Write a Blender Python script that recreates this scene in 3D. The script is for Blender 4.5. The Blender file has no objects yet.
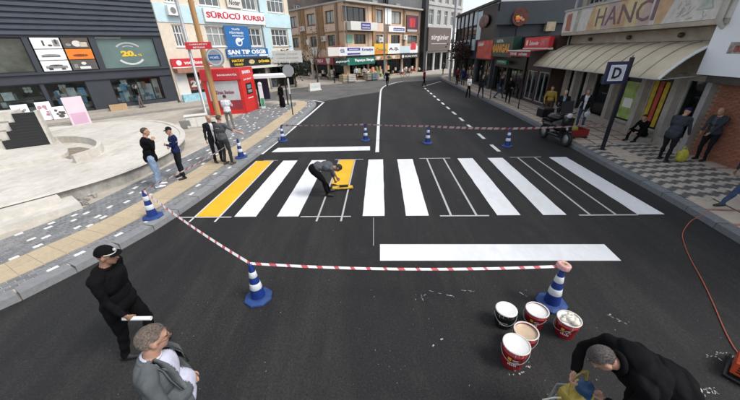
import bpy, math, random
import numpy as np
from mathutils import Vector, Matrix
random.seed(7); np.random.seed(7)
R = math.radians
scene = bpy.context.scene
COL = scene.collection
# ------------------------------------------------------------------ camera
FPX, PITCH, ROLL, CAMH = 300.6, R(26.628), R(-1.56), 3.785
_fw = Vector((0, math.cos(PITCH), -math.sin(PITCH)))
_up0 = Vector((0, math.sin(PITCH), math.cos(PITCH)))
_rt = Vector((1, 0, 0)) * math.cos(ROLL) + _up0 * math.sin(ROLL)
_up = -Vector((1, 0, 0)) * math.sin(ROLL) + _up0 * math.cos(ROLL)
cam_d = bpy.data.cameras.new('camera')
cam_d.sensor_fit = 'HORIZONTAL'; cam_d.sensor_width = 36; cam_d.lens = 36 * FPX / 740
cam_d.clip_start = 0.05; cam_d.clip_end = 3000
cam = bpy.data.objects.new('camera', cam_d); COL.objects.link(cam)
cam.matrix_world = Matrix(((_rt.x, _up.x, -_fw.x, 0), (_rt.y, _up.y, -_fw.y, 0), (_rt.z, _up.z, -_fw.z, CAMH), (0, 0, 0, 1)))
scene.camera = cam
# ------------------------------------------------------------------ light
SUN_EL, SUN_AZ = R(52), R(112)          # azimuth clockwise from the street direction (+Y)
world = bpy.data.worlds.new('World'); scene.world = world; world.use_nodes = True
nt = world.node_tree; nt.nodes.clear()
sky = nt.nodes.new('ShaderNodeTexSky'); sky.sky_type = 'NISHITA'; sky.sun_disc = False
sky.sun_elevation = SUN_EL; sky.sun_rotation = SUN_AZ; sky.air_density = 1.0; sky.dust_density = 2.0; sky.ozone_density = 1.0
hsv = nt.nodes.new('ShaderNodeHueSaturation'); hsv.inputs['Saturation'].default_value = 0.34
bg = nt.nodes.new('ShaderNodeBackground'); bg.inputs['Strength'].default_value = 0.15
wo = nt.nodes.new('ShaderNodeOutputWorld')
nt.links.new(sky.outputs[0], hsv.inputs['Color']); nt.links.new(hsv.outputs[0], bg.inputs['Color']); nt.links.new(bg.outputs[0], wo.inputs['Surface'])
sun_d = bpy.data.lights.new('sun', 'SUN'); sun_d.energy = 1.5; sun_d.angle = R(20); sun_d.color = (1, 0.98, 0.95)
sun = bpy.data.objects.new('sun', sun_d); COL.objects.link(sun)
_sd = Vector((math.sin(SUN_AZ) * math.cos(SUN_EL), math.cos(SUN_AZ) * math.cos(SUN_EL), math.sin(SUN_EL)))
sun.rotation_euler = _sd.to_track_quat('Z', 'Y').to_euler(); sun.location = _sd * 60
scene.view_settings.view_transform = 'Standard'; scene.view_settings.look = 'None'
scene.view_settings.exposure = 0.66; scene.view_settings.gamma = 1
scene.view_settings.use_curve_mapping = False
scene.cycles.use_denoising = True
scene.cycles.max_bounces = 6
# ------------------------------------------------------------------ where a sight line meets the place
def ray(px, py): return _rt * (px - 370) + _up * (200 - py) + _fw * FPX
def G(px, py, z=0.0):
    d = ray(px, py); t = (z - CAMH) / d.z
    return Vector((d.x * t, d.y * t, z))
# ------------------------------------------------------------------ materials
def srgb(r, g, b):
    f = lambda c: (c / 255 / 12.92) if c / 255 <= .04045 else ((c / 255 + .055) / 1.055) ** 2.4
    return (f(r), f(g), f(b))
MATS = {}
def mat(name, col, rough=.7, var=.12, scale=4, bump=0.0, bscale=60, metal=0.0, rnd=0.0, spec=.5, var2=0.0, scale2=.5, stretch=None, emit=0):
    if name in MATS: return MATS[name]
    m = bpy.data.materials.new(name); m.use_nodes = True; MATS[name] = m
    n = m.node_tree.nodes; l = m.node_tree.links
    b = n['Principled BSDF']; b.inputs['Roughness'].default_value = rough; b.inputs['Metallic'].default_value = metal
    b.inputs['Specular IOR Level'].default_value = spec
    tc = n.new('ShaderNodeTexCoord'); vec = tc.outputs['Object']
    if stretch:
        mp = n.new('ShaderNodeMapping'); mp.inputs['Scale'].default_value = stretch
        l.new(vec, mp.inputs['Vector']); vec = mp.outputs[0]
    def noise(s, det=6):
        t = n.new('ShaderNodeTexNoise'); t.inputs['Scale'].default_value = s; t.inputs['Detail'].default_value = det
        t.inputs['Roughness'].default_value = .6
        l.new(vec, t.inputs['Vector']); return t.outputs['Fac']
    def rng(src, a, bb, lo, hi):
        r = n.new('ShaderNodeMapRange'); l.new(src, r.inputs[0])
        r.inputs[1].default_value = a; r.inputs[2].default_value = bb; r.inputs[3].default_value = lo; r.inputs[4].default_value = hi
        return r.outputs[0]
    def mul(a, bb):
        x = n.new('ShaderNodeMath'); x.operation = 'MULTIPLY'; l.new(a, x.inputs[0]); l.new(bb, x.inputs[1]); return x.outputs[0]
    f = rng(noise(scale), .3, .7, 1 - var, 1 + var)
    if var2: f = mul(f, rng(noise(scale2, 4), .3, .7, 1 - var2, 1 + var2))
    if rnd:
        g = n.new('ShaderNodeNewGeometry'); f = mul(f, rng(g.outputs['Random Per Island'], 0, 1, 1 - rnd, 1 + rnd))
        o = n.new('ShaderNodeObjectInfo'); f = mul(f, rng(o.outputs['Random'], 0, 1, 1 - rnd * .7, 1 + rnd * .7))
    mx = n.new('ShaderNodeVectorMath'); mx.operation = 'SCALE'; mx.inputs[0].default_value = col
    l.new(f, mx.inputs['Scale']); l.new(mx.outputs[0], b.inputs['Base Color'])
    if bump:
        bn = n.new('ShaderNodeBump'); bn.inputs['Strength'].default_value = min(1, bump); bn.inputs['Distance'].default_value = .02
        l.new(noise(bscale), bn.inputs['Height']); l.new(bn.outputs[0], b.inputs['Normal'])
    if emit:
        b.inputs['Emission Color'].default_value = (*col, 1); b.inputs['Emission Strength'].default_value = emit
    return m
def glass_mat(name, tint=(.9, .95, .95), clear=.75):
    if name in MATS: return MATS[name]
    m = bpy.data.materials.new(name); m.use_nodes = True; MATS[name] = m
    n = m.node_tree.nodes; l = m.node_tree.links; n.clear()
    o = n.new('ShaderNodeOutputMaterial'); mx = n.new('ShaderNodeMixShader'); t = n.new('ShaderNodeBsdfTransparent'); g = n.new('ShaderNodeBsdfGlossy')
    t.inputs[0].default_value = (*tint, 1); g.inputs['Roughness'].default_value = .03; g.inputs[0].default_value = (.8, .85, .85, 1)
    fr = n.new('ShaderNodeFresnel'); fr.inputs[0].default_value = 1.5
    l.new(fr.outputs[0], mx.inputs[0]); l.new(t.outputs[0], mx.inputs[1]); l.new(g.outputs[0], mx.inputs[2]); l.new(mx.outputs[0], o.inputs[0])
    return m
# ------------------------------------------------------------------ mesh building
class MB:
    def __init__(s, M=None): s.v = []; s.f = []; s.m = []; s.M = M; s.sm = []
    def add(s, vs, fs, mi=0, smooth=False):
        b = len(s.v)
        for p in vs:
            p = Vector(p); s.v.append(tuple(s.M @ p if s.M else p))
        for q in fs:
            s.f.append([b + i for i in q]); s.m.append(mi); s.sm.append(smooth)
    def box(s, x0, x1, y0, y1, z0, z1, mi=0, T=None):
        vs = [Vector((x, y, z)) for z in (z0, z1) for y in (y0, y1) for x in (x0, x1)]
        if T: vs = [T @ v for v in vs]
        s.add(vs, [(0, 2, 3, 1), (4, 5, 7, 6), (0, 1, 5, 4), (2, 6, 7, 3), (0, 4, 6, 2), (1, 3, 7, 5)], mi); return s
    def bbox(s, x0, x1, y0, y1, z0, z1, bv=.02, mi=0, T=None):       # box with chamfered top edges
        vs = [(x0, y0, z0), (x1, y0, z0), (x1, y1, z0), (x0, y1, z0), (x0, y0, z1 - bv), (x1, y0, z1 - bv), (x1, y1, z1 - bv), (x0, y1, z1 - bv),
              (x0 + bv, y0 + bv, z1), (x1 - bv, y0 + bv, z1), (x1 - bv, y1 - bv, z1), (x0 + bv, y1 - bv, z1)]
        vs = [Vector(v) for v in vs]
        if T: vs = [T @ v for v in vs]
        fs = [(3, 2, 1, 0), (8, 9, 10, 11)]
        for i in range(4):
            j = (i + 1) % 4; fs += [(i, j, 4 + j, 4 + i), (4 + i, 4 + j, 8 + j, 8 + i)]
        s.add(vs, fs, mi); return s
    def prism(s, poly, z0, z1, mi=0, T=None, bottom=True, mi_side=None):
        n = len(poly); vs = [Vector((p[0], p[1], z0)) for p in poly] + [Vector((p[0], p[1], z1)) for p in poly]
        a = sum(poly[i][0] * poly[(i + 1) % n][1] - poly[(i + 1) % n][0] * poly[i][1] for i in range(n))
        if T: vs = [T @ v for v in vs]
        up = list(range(n, 2 * n)); dn = list(range(n))[::-1]; sd = [(i, (i + 1) % n, n + (i + 1) % n, n + i) for i in range(n)]
        if a < 0: up = up[::-1]; dn = dn[::-1]; sd = [q[::-1] for q in sd]
        s.add(vs, [up] + ([dn] if bottom else []), mi); s2 = mi if mi_side is None else mi_side
        s.add(vs, sd, s2); return s
    def tube(s, pts, r, n=8, mi=0, closed=False, smooth=True):
        pts = [Vector(p) for p in pts]; k = len(pts); rs = r if isinstance(r, (list, tuple)) else [r] * k
        vs = []; ref = None
        for i, p in enumerate(pts):
            a = pts[(i - 1) % k] if (i > 0 or closed) else p; b = pts[(i + 1) % k] if (i < k - 1 or closed) else p
            d = (b - a).normalized()
            if ref is None: ref = Vector((0, 0, 1)) if abs(d.z) < .9 else Vector((1, 0, 0))
            u = d.cross(ref).normalized(); w = u.cross(d).normalized(); ref = w
            for j in range(n):
                t = 2 * math.pi * j / n; vs.append(p + (u * math.cos(t) + w * math.sin(t)) * rs[i])
        fs = []
        for i in range(k if closed else k - 1):
            for j in range(n):
                a = i * n + j; b = i * n + (j + 1) % n; c = ((i + 1) % k) * n + (j + 1) % n; d = ((i + 1) % k) * n + j
                fs.append((a, d, c, b))
        s.add(vs, fs, mi, smooth)
        if not closed: s.add(vs[:n], [tuple(range(n))], mi); s.add(vs[-n:], [tuple(range(n))[::-1]], mi)
        return s
    def lathe(s, prof, n=24, mi=0, T=None, smooth=True, capb=True, capt=True, rot=0):
        vs = []
        for r, z in prof:
            for j in range(n):
                t = 2 * math.pi * j / n + rot; v = Vector((r * math.cos(t), r * math.sin(t), z)); vs.append(T @ v if T else v)
        fs = [(i * n + j, i * n + (j + 1) % n, (i + 1) * n + (j + 1) % n, (i + 1) * n + j) for i in range(len(prof) - 1) for j in range(n)]
        s.add(vs, fs, mi, smooth)
        if capb: s.add(vs[:n], [tuple(range(n))[::-1]], mi)
        if capt: s.add(vs[-n:], [tuple(range(n))], mi)
        return s
    def ell(s, c, r, n=12, k=8, mi=0, T=None):
        prof = [(max(1e-4, math.sin(math.pi * i / k)), -math.cos(math.pi * i / k)) for i in range(k + 1)]
        vs = []
        for a, z in prof:
            for j in range(n):
                t = 2 * math.pi * j / n; v = Vector((a * math.cos(t) * r[0], a * math.sin(t) * r[1], z * r[2]))
                v = (T @ v if T else v) + Vector(c); vs.append(v)
        fs = [(i * n + j, i * n + (j + 1) % n, (i + 1) * n + (j + 1) % n, (i + 1) * n + j) for i in range(k) for j in range(n)]
        s.add(vs, fs, mi, True); return s
    def mesh(s, name, mats):
        me = bpy.data.meshes.new(name); me.from_pydata(s.v, [], s.f)
        for m in (mats if isinstance(mats, (list, tuple)) else [mats]): me.materials.append(m)
        me.polygons.foreach_set('material_index', s.m); me.polygons.foreach_set('use_smooth', s.sm); me.update(); return me
    def build(s, name, mats, parent=None, loc=None, rotz=None):
        return link(name, s.mesh(name, mats), parent, loc, rotz)
def link(name, me, parent=None, loc=None, rotz=None):
    o = bpy.data.objects.new(name, me); COL.objects.link(o)
    if parent: o.parent = parent
    if loc is not None: o.location = loc
    if rotz is not None: o.rotation_euler = (0, 0, rotz)
    return o
def tag(o, label=None, cat=None, group=None, kind=None):
    if label: o['label'] = label
    if cat: o['category'] = cat
    if group: o['group'] = group
    if kind: o['kind'] = kind
    return o
def empty(name, loc=(0, 0, 0), rotz=0, label=None, cat=None, group=None):
    o = link(name, None, None, loc, rotz); o.empty_display_size = .3
    return tag(o, label, cat, group)
def copy_tree(o, parent=None):
    c = o.copy(); COL.objects.link(c)
    if parent: c.parent = parent
    for ch in list(o.children): copy_tree(ch, c)
    return c
def text_mesh(txt, mi_mat, name='lettering', w=None, h=None, bold=.0, depth=.006, shear=0.0, align='CENTER'):
    cu = bpy.data.curves.new(name, 'FONT'); cu.body = txt; cu.offset = bold; cu.extrude = .5; cu.resolution_u = 2; cu.shear = shear
    cu.align_x = align
    t = bpy.data.objects.new(name, cu); me = bpy.data.meshes.new_from_object(t)
    bpy.data.objects.remove(t); bpy.data.curves.remove(cu)
    co = np.zeros(len(me.vertices) * 3); me.vertices.foreach_get('co', co); co = co.reshape(-1, 3)
    lo = co.min(0); hi = co.max(0); ext = np.maximum(hi - lo, 1e-6)
    co = (co - (lo + hi) / 2) / ext            # unit box, centred
    co *= np.array([w, h, depth])
    out = np.stack([co[:, 0], -co[:, 2], co[:, 1]], 1)          # upright, facing -Y
    me.vertices.foreach_set('co', out.ravel()); me.materials.clear(); me.materials.append(mi_mat); me.update()
    return me
# ------------------------------------------------------------------ facades: local x to the viewer's right, y into the building, z up
class Facade:
    def __init__(s, root, L=None):
        s.root = root; s.L = L or Matrix.Identity(4)
        s.W = Matrix.Translation(root.location) @ Matrix.Rotation(root.rotation_euler.z, 4, 'Z') @ s.L; s.Wi = s.W.inverted()
    def uz(s, px, py, d=0):
        o = s.Wi @ Vector((0, 0, CAMH)); v = s.Wi.to_3x3() @ ray(px, py); t = (-d - o.y) / v.y; p = o + v * t
        return p.x, p.z
    def r(s, ax, ay, bx, by, d=0):
        u0, z1 = s.uz(ax, ay, d); u1, z0 = s.uz(bx, by, d); return u0, u1, z0, z1
    def box(s, name, u0, u1, z0, z1, d0, d1, m, parent=None):
        return MB(s.L).box(u0, u1, -d1, -d0, z0, z1).build(name, m, parent or s.root)
    def text(s, txt, u0, u1, z0, z1, d, m, parent=None, bold=.02, shear=0, depth=.012, name='lettering'):
        me = text_mesh(txt, m, name, u1 - u0, z1 - z0, bold, depth, shear)
        o = link(name, me, parent or s.root)
        o.matrix_local = s.L @ Matrix.Translation(((u0 + u1) / 2, -d - depth / 2, (z0 + z1) / 2)); return o
    def wall(s, name, u0, u1, z0, z1, holes, m, reveal=.16, parent=None, d=0, thick=None):
        us = sorted({u0, u1, *[min(max(h[i], u0), u1) for h in holes for i in (0, 1)]}); zs = sorted({z0, z1, *[min(max(h[i], z0), z1) for h in holes for i in (2, 3)]})
        b = MB(s.L)
        for i in range(len(us) - 1):
            for j in range(len(zs) - 1):
                cu = (us[i] + us[i + 1]) / 2; cz = (zs[j] + zs[j + 1]) / 2
                if any(h[0] < cu < h[1] and h[2] < cz < h[3] for h in holes): continue
                b.add([(us[i], -d, zs[j]), (us[i + 1], -d, zs[j]), (us[i + 1], -d, zs[j + 1]), (us[i], -d, zs[j + 1])], [(0, 1, 2, 3)])
        for h in holes:
            a, c, e, g = h[:4]; y0, y1 = -d, -d + reveal
            b.add([(a, y0, e), (c, y0, e), (c, y1, e), (a, y1, e)], [(0, 1, 2, 3)]); b.add([(a, y0, g), (c, y0, g), (c, y1, g), (a, y1, g)], [(3, 2, 1, 0)])
            b.add([(a, y0, e), (a, y1, e), (a, y1, g), (a, y0, g)], [(0, 1, 2, 3)]); b.add([(c, y0, e), (c, y1, e), (c, y1, g), (c, y0, g)], [(3, 2, 1, 0)])
        if thick:   # closed box behind: sides, top
            y0, y1 = -d, -d + thick
            b.add([(u0, y0, z0), (u1, y0, z0), (u1, y1, z0), (u0, y1, z0), (u0, y0, z1), (u1, y0, z1), (u1, y1, z1), (u0, y1, z1)],
                  [(4, 5, 6, 7), (1, 2, 6, 5), (2, 3, 7, 6), (3, 0, 4, 7)])
        return b.build(name, m, parent or s.root)
    def window(s, h, nx=2, ny=1, fm=None, gm=None, depth=.12, fw=.06, tz=None, parent=None, sill=None, d=0):
        u0, u1, z0, z1 = h[:4]; y = -d + depth
        b = MB(s.L)
        b.box(u0, u0 + fw, y - .05, y + .03, z0, z1); b.box(u1 - fw, u1, y - .05, y + .03, z0, z1)
        b.box(u0 + fw, u1 - fw, y - .05, y + .03, z0, z0 + fw); b.box(u0 + fw, u1 - fw, y - .05, y + .03, z1 - fw, z1)
        for i in range(1, nx):
            u = u0 + (u1 - u0) * i / nx; b.box(u - fw * .4, u + fw * .4, y - .04, y + .02, z0 + fw, z1 - fw)
        for i in range(1, ny):
            z = z0 + (z1 - z0) * (tz if tz and ny == 2 else i / ny); b.box(u0 + fw, u1 - fw, y - .037, y + .017, z - fw * .4, z + fw * .4)
        w = b.build('window', fm, parent or s.root)
        MB(s.L).box(u0 + .01, u1 - .01, y, y + .012, z0 + .01, z1 - .01).build('pane', gm, w)
        if sill: MB(s.L).box(u0 - .06, u1 + .06, -d - .07, y - .051, z0 - .06, z0 - .002).build('sill', sill, w)
        return w
# ------------------------------------------------------------------ palette
ASPH = mat('fresh_asphalt', (.0085, .0085, .0093), .72, .5, 60, .55, 240, var2=.35, scale2=.45, spec=.42)
def speckle(m, col, scale, lo, hi, st=(1, .35, 1)):
    n = m.node_tree.nodes; l = m.node_tree.links; b = n['Principled BSDF']; src = b.inputs['Base Color'].links[0].from_socket
    tc = n.new('ShaderNodeTexCoord'); t = n.new('ShaderNodeTexNoise'); t.inputs['Scale'].default_value = scale; t.inputs['Detail'].default_value = 9; t.inputs['Roughness'].default_value = .75
    mp = n.new('ShaderNodeMapping'); mp.inputs['Scale'].default_value = st; l.new(tc.outputs['Object'], mp.inputs[0]); l.new(mp.outputs[0], t.inputs['Vector'])
    r = n.new('ShaderNodeMapRange'); r.inputs[1].default_value = lo; r.inputs[2].default_value = hi; l.new(t.outputs['Fac'], r.inputs[0])
    x = n.new('ShaderNodeMix'); x.data_type = 'RGBA'; l.new(r.outputs[0], x.inputs['Factor']); l.new(src, x.inputs['A']); x.inputs['B'].default_value = (*col, 1)
    l.new(x.outputs['Result'], b.inputs['Base Color'])
speckle(ASPH, (.050, .047, .042), .8, .47, .76, (1, .12, 1))
speckle(ASPH, (.040, .038, .035), 2.6, .53, .85, (1, .5, 1))
speckle(ASPH, (.002, .002, .002), 30, .46, .62, (1.1, .9, 1))
speckle(ASPH, (.085, .082, .078), 34, .55, .76, (1, 1, 1))
speckle(ASPH, (.05, .049, .047), 90, .52, .66, (1, 1, 1))
speckle(ASPH, (.085, .081, .075), 6, .64, .86, (1, .6, 1))
OLDASPH = mat('worn_asphalt', (.098, .095, .09), .85, .2, 40, .6, 120, var2=.3, scale2=.35)
speckle(OLDASPH, (.17, .165, .155), .5, .5, .8)
PAINT = mat('road_paint_white', (.73, .74, .75), .5, .05, 9, .35, 120, var2=.08, scale2=1.2, stretch=(1, .4, 1))
speckle(PAINT, (.42, .42, .42), 45, .62, .80, (1, 1, 1))
PAINTOLD = mat('road_paint_worn', (.62, .62, .61), .6, .15, 20, .2, 90, var2=.1)
YEL = mat('road_paint_yellow', (.76, .43, .012), .45, .08, 9, .35, 120, var2=.1, scale2=1.3)
speckle(YEL, (.40, .24, .03), 45, .62, .80, (1, 1, 1))
PENC = mat('chalk_line', (.42, .42, .42), .7, .2, 30)
DUST = mat('dusty_concrete', (.46, .42, .355), .9, .12, 3, .4, 30, var2=.2, scale2=.45)
speckle(DUST, (.33, .28, .22), .7, .46, .72)
PLAST = mat('white_plaster', (.55, .52, .465), .85, .1, 5, .3, 20, var2=.1, scale2=.6)
speckle(PLAST, (.34, .285, .22), .8, .52, .74)
speckle(PLAST, (.30, .27, .23), 3.5, .57, .80)
CONC = mat('grey_concrete', (.30, .285, .26), .9, .25, 5, .5, 25, var2=.3, scale2=1.2)
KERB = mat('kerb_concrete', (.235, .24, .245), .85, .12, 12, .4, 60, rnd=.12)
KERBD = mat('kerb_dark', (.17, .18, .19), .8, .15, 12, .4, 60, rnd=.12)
PGREY = mat('paver_grey', (.20, .205, .21), .85, .15, 14, .3, 80, rnd=.2)
speckle(PGREY, (.34, .32, .29), .8, .5, .8)
PWHITE = mat('paver_white', (.70, .69, .66), .8, .08, 14, .2, 80, rnd=.08)
PTAN = mat('paver_tan', (.46, .37, .25), .85, .1, 14, .3, 80, rnd=.09)
PBEIGE = mat('slab_beige', (.50, .43, .35), .8, .1, 6, .2, 60, rnd=.08)
PRED = mat('joint_red', (.33, .15, .11), .85, .2, 10, .2, 60, rnd=.2)
PDARK = mat('paver_charcoal', (.115, .112, .11), .8, .15, 12, .2, 60, rnd=.15)
PLITE = mat('paver_pale', (.47, .43, .37), .8, .1, 12, .2, 60, rnd=.1)
BED = mat('joint_sand', (.17, .165, .155), .95, .2, 10, .4, 60)
GROUT = mat('slab_mortar', (.25, .21, .18), .95, .2, 10)
# ------------------------------------------------------------------ ground
big = MB(); big.add([(-600, -60, -.02), (600, -60, -.02), (600, 900, -.02), (-600, 900, -.02)], [(0, 1, 2, 3)])
tag(big.build('ground', OLDASPH), kind='structure')
rb = MB(); rb.add([(-40, -20, 0), (40, -20, 0), (40, 90, 0), (-40, 90, 0)], [(0, 1, 2, 3)])
road = tag(rb.build('road', ASPH), kind='structure')
# older, paler asphalt of the side street and the street beyond the new surface
op = [(-45, -12), G(0, 138)[:2], G(92, 123.5)[:2], G(202, 109.5)[:2], G(250, 105)[:2], G(300, 101.5)[:2], G(325, 101)[:2], G(352, 96)[:2], G(379, 92)[:2], G(384, 87.5)[:2], G(394, 83.6)[:2], G(403, 81.9)[:2], G(441, 79.8)[:2], (60, 60), (60, 90), (-60, 90)]
ob = MB(); ob.add([(p[0], p[1], .004) for p in op], [tuple(range(len(op)))])
tag(ob.build('side_street', OLDASPH), kind='structure')
def smooth_path(pts, step=.1):
    P = [np.array(p[:2], float) for p in pts]; P = [2 * P[0] - P[1]] + P + [2 * P[-1] - P[-2]]; out = []
    for i in range(1, len(P) - 2):
        n = max(2, int(np.linalg.norm(P[i + 1] - P[i]) / step))
        for k in range(n):
            t = k / n; a, b, c, d = P[i - 1:i + 3]
            out.append(.5 * (2 * b + (c - a) * t + (2 * a - 5 * b + 4 * c - d) * t * t + (3 * b - a - 3 * c + d) * t ** 3))
    out.append(P[-2]); return np.array(out)
class Path:
    def __init__(s, pts, side):
        s.p = smooth_path(pts); d = np.linalg.norm(np.diff(s.p, axis=0), axis=1); s.s = np.concatenate([[0], np.cumsum(d)]); s.len = s.s[-1]
        t = np.gradient(s.p, axis=0); k = np.ones(15) / 15
        t = np.stack([np.convolve(np.pad(t[:, i], 7, mode='edge'), k, 'valid') for i in (0, 1)], 1); t /= np.linalg.norm(t, axis=1)[:, None]
        s.n = np.stack([-t[:, 1], t[:, 0]], 1) * side
    def __call__(s, u, t):
        x = np.interp(u, s.s, s.p[:, 0]) + np.interp(u, s.s, s.n[:, 0]) * t; y = np.interp(u, s.s, s.p[:, 1]) + np.interp(u, s.s, s.n[:, 1]) * t
        return Vector((x, y, 0))
    def block(s, b, u0, u1, t0, t1, z0, z1, bv=.006, mi=0, g=.004):
        u0 += g; u1 -= g; t0 += g; t1 -= g
        c = [s(u0, t0), s(u1, t0), s(u1, t1), s(u0, t1)]; ctr = sum(c, Vector()) / 4
        lo = [Vector((q.x, q.y, z0)) for q in c]; up = []
        for q in c:
            w = (ctr - q); w = w / max(w.length, 1e-6) * bv; up.append(Vector((q.x + w.x, q.y + w.y, z1)))
        vs = lo + up; fs = [(4, 5, 6, 7)] + [(i, (i + 1) % 4, 4 + (i + 1) % 4, 4 + i) for i in range(4)]
        a = (c[1] - c[0]).cross(c[2] - c[0]).z
        if a < 0: fs = [q[::-1] for q in fs]
        b.add(vs, fs, mi)
# ------------------------------------------------------------------ road markings, parts of the road
def strip(name, pts, m=PAINT, z=.004, h=.005):
    b = MB(); b.prism([p[:2] for p in pts], z, z + h, bottom=False); return b.build(name, m, road)
def pxstrip(name, px, m=PAINT, z=.004): return strip(name, [G(*p) for p in px], m, z)
def line(name, a, b, w, m=PAINT, z=.004):
    a = Vector(a[:2]); b = Vector(b[:2]); d = (b - a).normalized(); n = Vector((-d.y, d.x)) * w / 2
    return strip(name, [a - n, b - n, b + n, a + n], m, z)
Z0 = G(364, 216.2); Zu = (G(636, 215.1) - G(235, 217.4)).normalized(); Zv = Vector((-Zu.y, Zu.x, 0)) ; ZL = 4.36
def Zp(a, b): return Z0 + Zu * a + Zv * b
def zx(px): return (G(px, 216.2 - (px - 364) * .0052) - Z0).dot(Zu)
def bar(x0, x1, y0, y1, m=PAINT, name='zebra_stripe', z=.004):
    n = max(1, int((y1 - y0) / .25)); jl = lambda: random.uniform(-.006, .006)
    left = [Zp(x0 + jl(), y0 + (y1 - y0) * i / n) for i in range(n + 1)]; right = [Zp(x1 + jl(), y0 + (y1 - y0) * i / n) for i in range(n + 1)]
    return strip(name, right + left[::-1], m, z)
for a, b in ((234.5, 256), (277, 298.5), (362.5, 384.5), (406, 429), (497.3, 520.7), (543.5, 566.5), (638, 664.5)):
    bar(zx(a), zx(b), 0, ZL)
yb = bar(zx(196), zx(218.5), 0, ZL, YEL); tag(yb, 'yellow zebra stripe beside the left kerb')
# stripe being painted: only its far half is filled, the near edge ragged and still wet
x0, x1 = zx(319.5), zx(341)
edge = [Zp(x0 + (x1 - x0) * i / 8, ZL * .475 - .10 * math.sin(i / 8 * 2.6) + random.uniform(-.03, .03)) for i in range(9)]
yw = strip('zebra_stripe', edge + [Zp(x1, ZL), Zp(x0, ZL)], YEL); tag(yw, 'half painted yellow zebra stripe in front of the stooping worker')
for a in (x0 - .03, x1 + .03): line('outline', Zp(a, -.25), Zp(a, ZL), .045, PENC, .004)
for a in (zx(196) - .03, zx(218.5) + .03): line('outline', Zp(a, -.25), Zp(a, ZL), .045, PAINTOLD, .004)
line('outline', Zp(zx(181), -.03), Zp(zx(232), -.03), .045, PENC, .010); line('outline', Zp(zx(301), -.03), Zp(zx(351), -.03), .045, PENC, .010)
line('outline', Zp(zx(205), ZL + .03), Zp(zx(226), ZL + .03), .04, PENC, .010); line('outline', Zp(x0 - .2, ZL + .03), Zp(x1 + .35, ZL + .03), .04, PENC, .010)
for a, b in ((451, 476.5), (590, 616)):
    line('outline', Zp(zx(a), 0), Zp(zx(a), ZL), .055, PENC, .004); line('outline', Zp(zx(b), 0), Zp(zx(b), ZL), .055, PENC, .004)
    line('outline', Zp(zx(a) - .28, -.03), Zp(zx(b) + (.3 if a < 500 else .5), -.03), .05, PENC, .010); line('outline', Zp(zx(a) - .28, ZL + .03), Zp(zx(b) + .25, ZL + .03), .045, PENC, .010)
line('outline', G(373.5, 218), G(373.5, 246), .012, PENC)
pxstrip('stop_line', [(380, 261), (621, 261), (604, 244.6), (380, 244.6)])
pxstrip('stop_line', [(271.5, 152.3), (370, 150.4), (370, 146.4), (278, 148)])
def ribbon(name, pts, w, m=PAINT):
    P = smooth_path(pts, .4); t = np.gradient(P, axis=0); t /= np.linalg.norm(t, axis=1)[:, None]; n = np.stack([-t[:, 1], t[:, 0]], 1) * w / 2
    b = MB(); k = len(P)
    b.add([(*(P[i] - n[i]), .010) for i in range(k)] + [(*(P[i] + n[i]), .010) for i in range(k)], [(i, i + 1, k + i + 1, k + i) for i in range(k - 1)])
    return b.build(name, m, road)
ribbon('centre_line', [G(377.2, 152.3), G(379, 115), G(380.6, 93), G(382, 88.5), G(386, 85.4), G(394, 83), G(403, 81.2)], .15)
ribbon('edge_line', [G(261.5, 154.3), G(284, 136), G(311, 113.5), G(323, 103)], .15)
ribbon('edge_line', [G(324.5, 102.4), G(319, 101.4), G(312, 100.3)], .15)
dl0, dl1 = G(499, 151.5), G(423.5, 87); L = (dl1 - dl0).length; dd = (dl1 - dl0) / L; s = 0
while s < L - .5:
    line('lane_dash', dl0 + dd * s, dl0 + dd * (s + .95), .15); s += 1.9
line('give_way_line', G(423.5, 86.3), G(441, 81.3), .15)
# ------------------------------------------------------------------ left pavement
kl = Path([(-9.3, .4), (-7.4, 2.4), (-6.28, 3.76), (-5.72, 4.85), (-5.36, 5.7), (-5.08, 6.7), (-4.78, 8.6), (-4.52, 11.5), (-4.25, 14.2), (-4.08, 18), (-3.92, 23.2), (-4.1, 24.9), (-4.7, 26.2), (-5.9, 26.75), (-7.6, 26.6), (-9.8, 26.0), (-12.9, 24.3), (-17.9, 19.9), (-20.4, 16.6), (-26, 8)], 1)
HZ = .13
poly = [tuple(kl(u, .2)[:2]) for u in np.arange(0, kl.len, .4)] + [(-26, -6), (-14, -6)]
lp = MB(); lp.prism(poly, 0, HZ - .012, bottom=False)
left_pave = tag(lp.build('left_pavement', DUST), kind='structure')
u = 0
kerb = tag(MB().prism([tuple(kl(v, .03)[:2]) for v in np.arange(0, kl.len, .5)] + [tuple(kl(v, .27)[:2]) for v in np.arange(0, kl.len, .5)][::-1], 0, .08, bottom=False).build('left_kerb', BED), kind='structure')
while u < kl.len - .9:
    b = MB(); kl.block(b, u, u + .8, 0, .3, 0, HZ + .012, .014, g=.004); b.build('kerb_stone', KERB, kerb); u += .8
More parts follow.
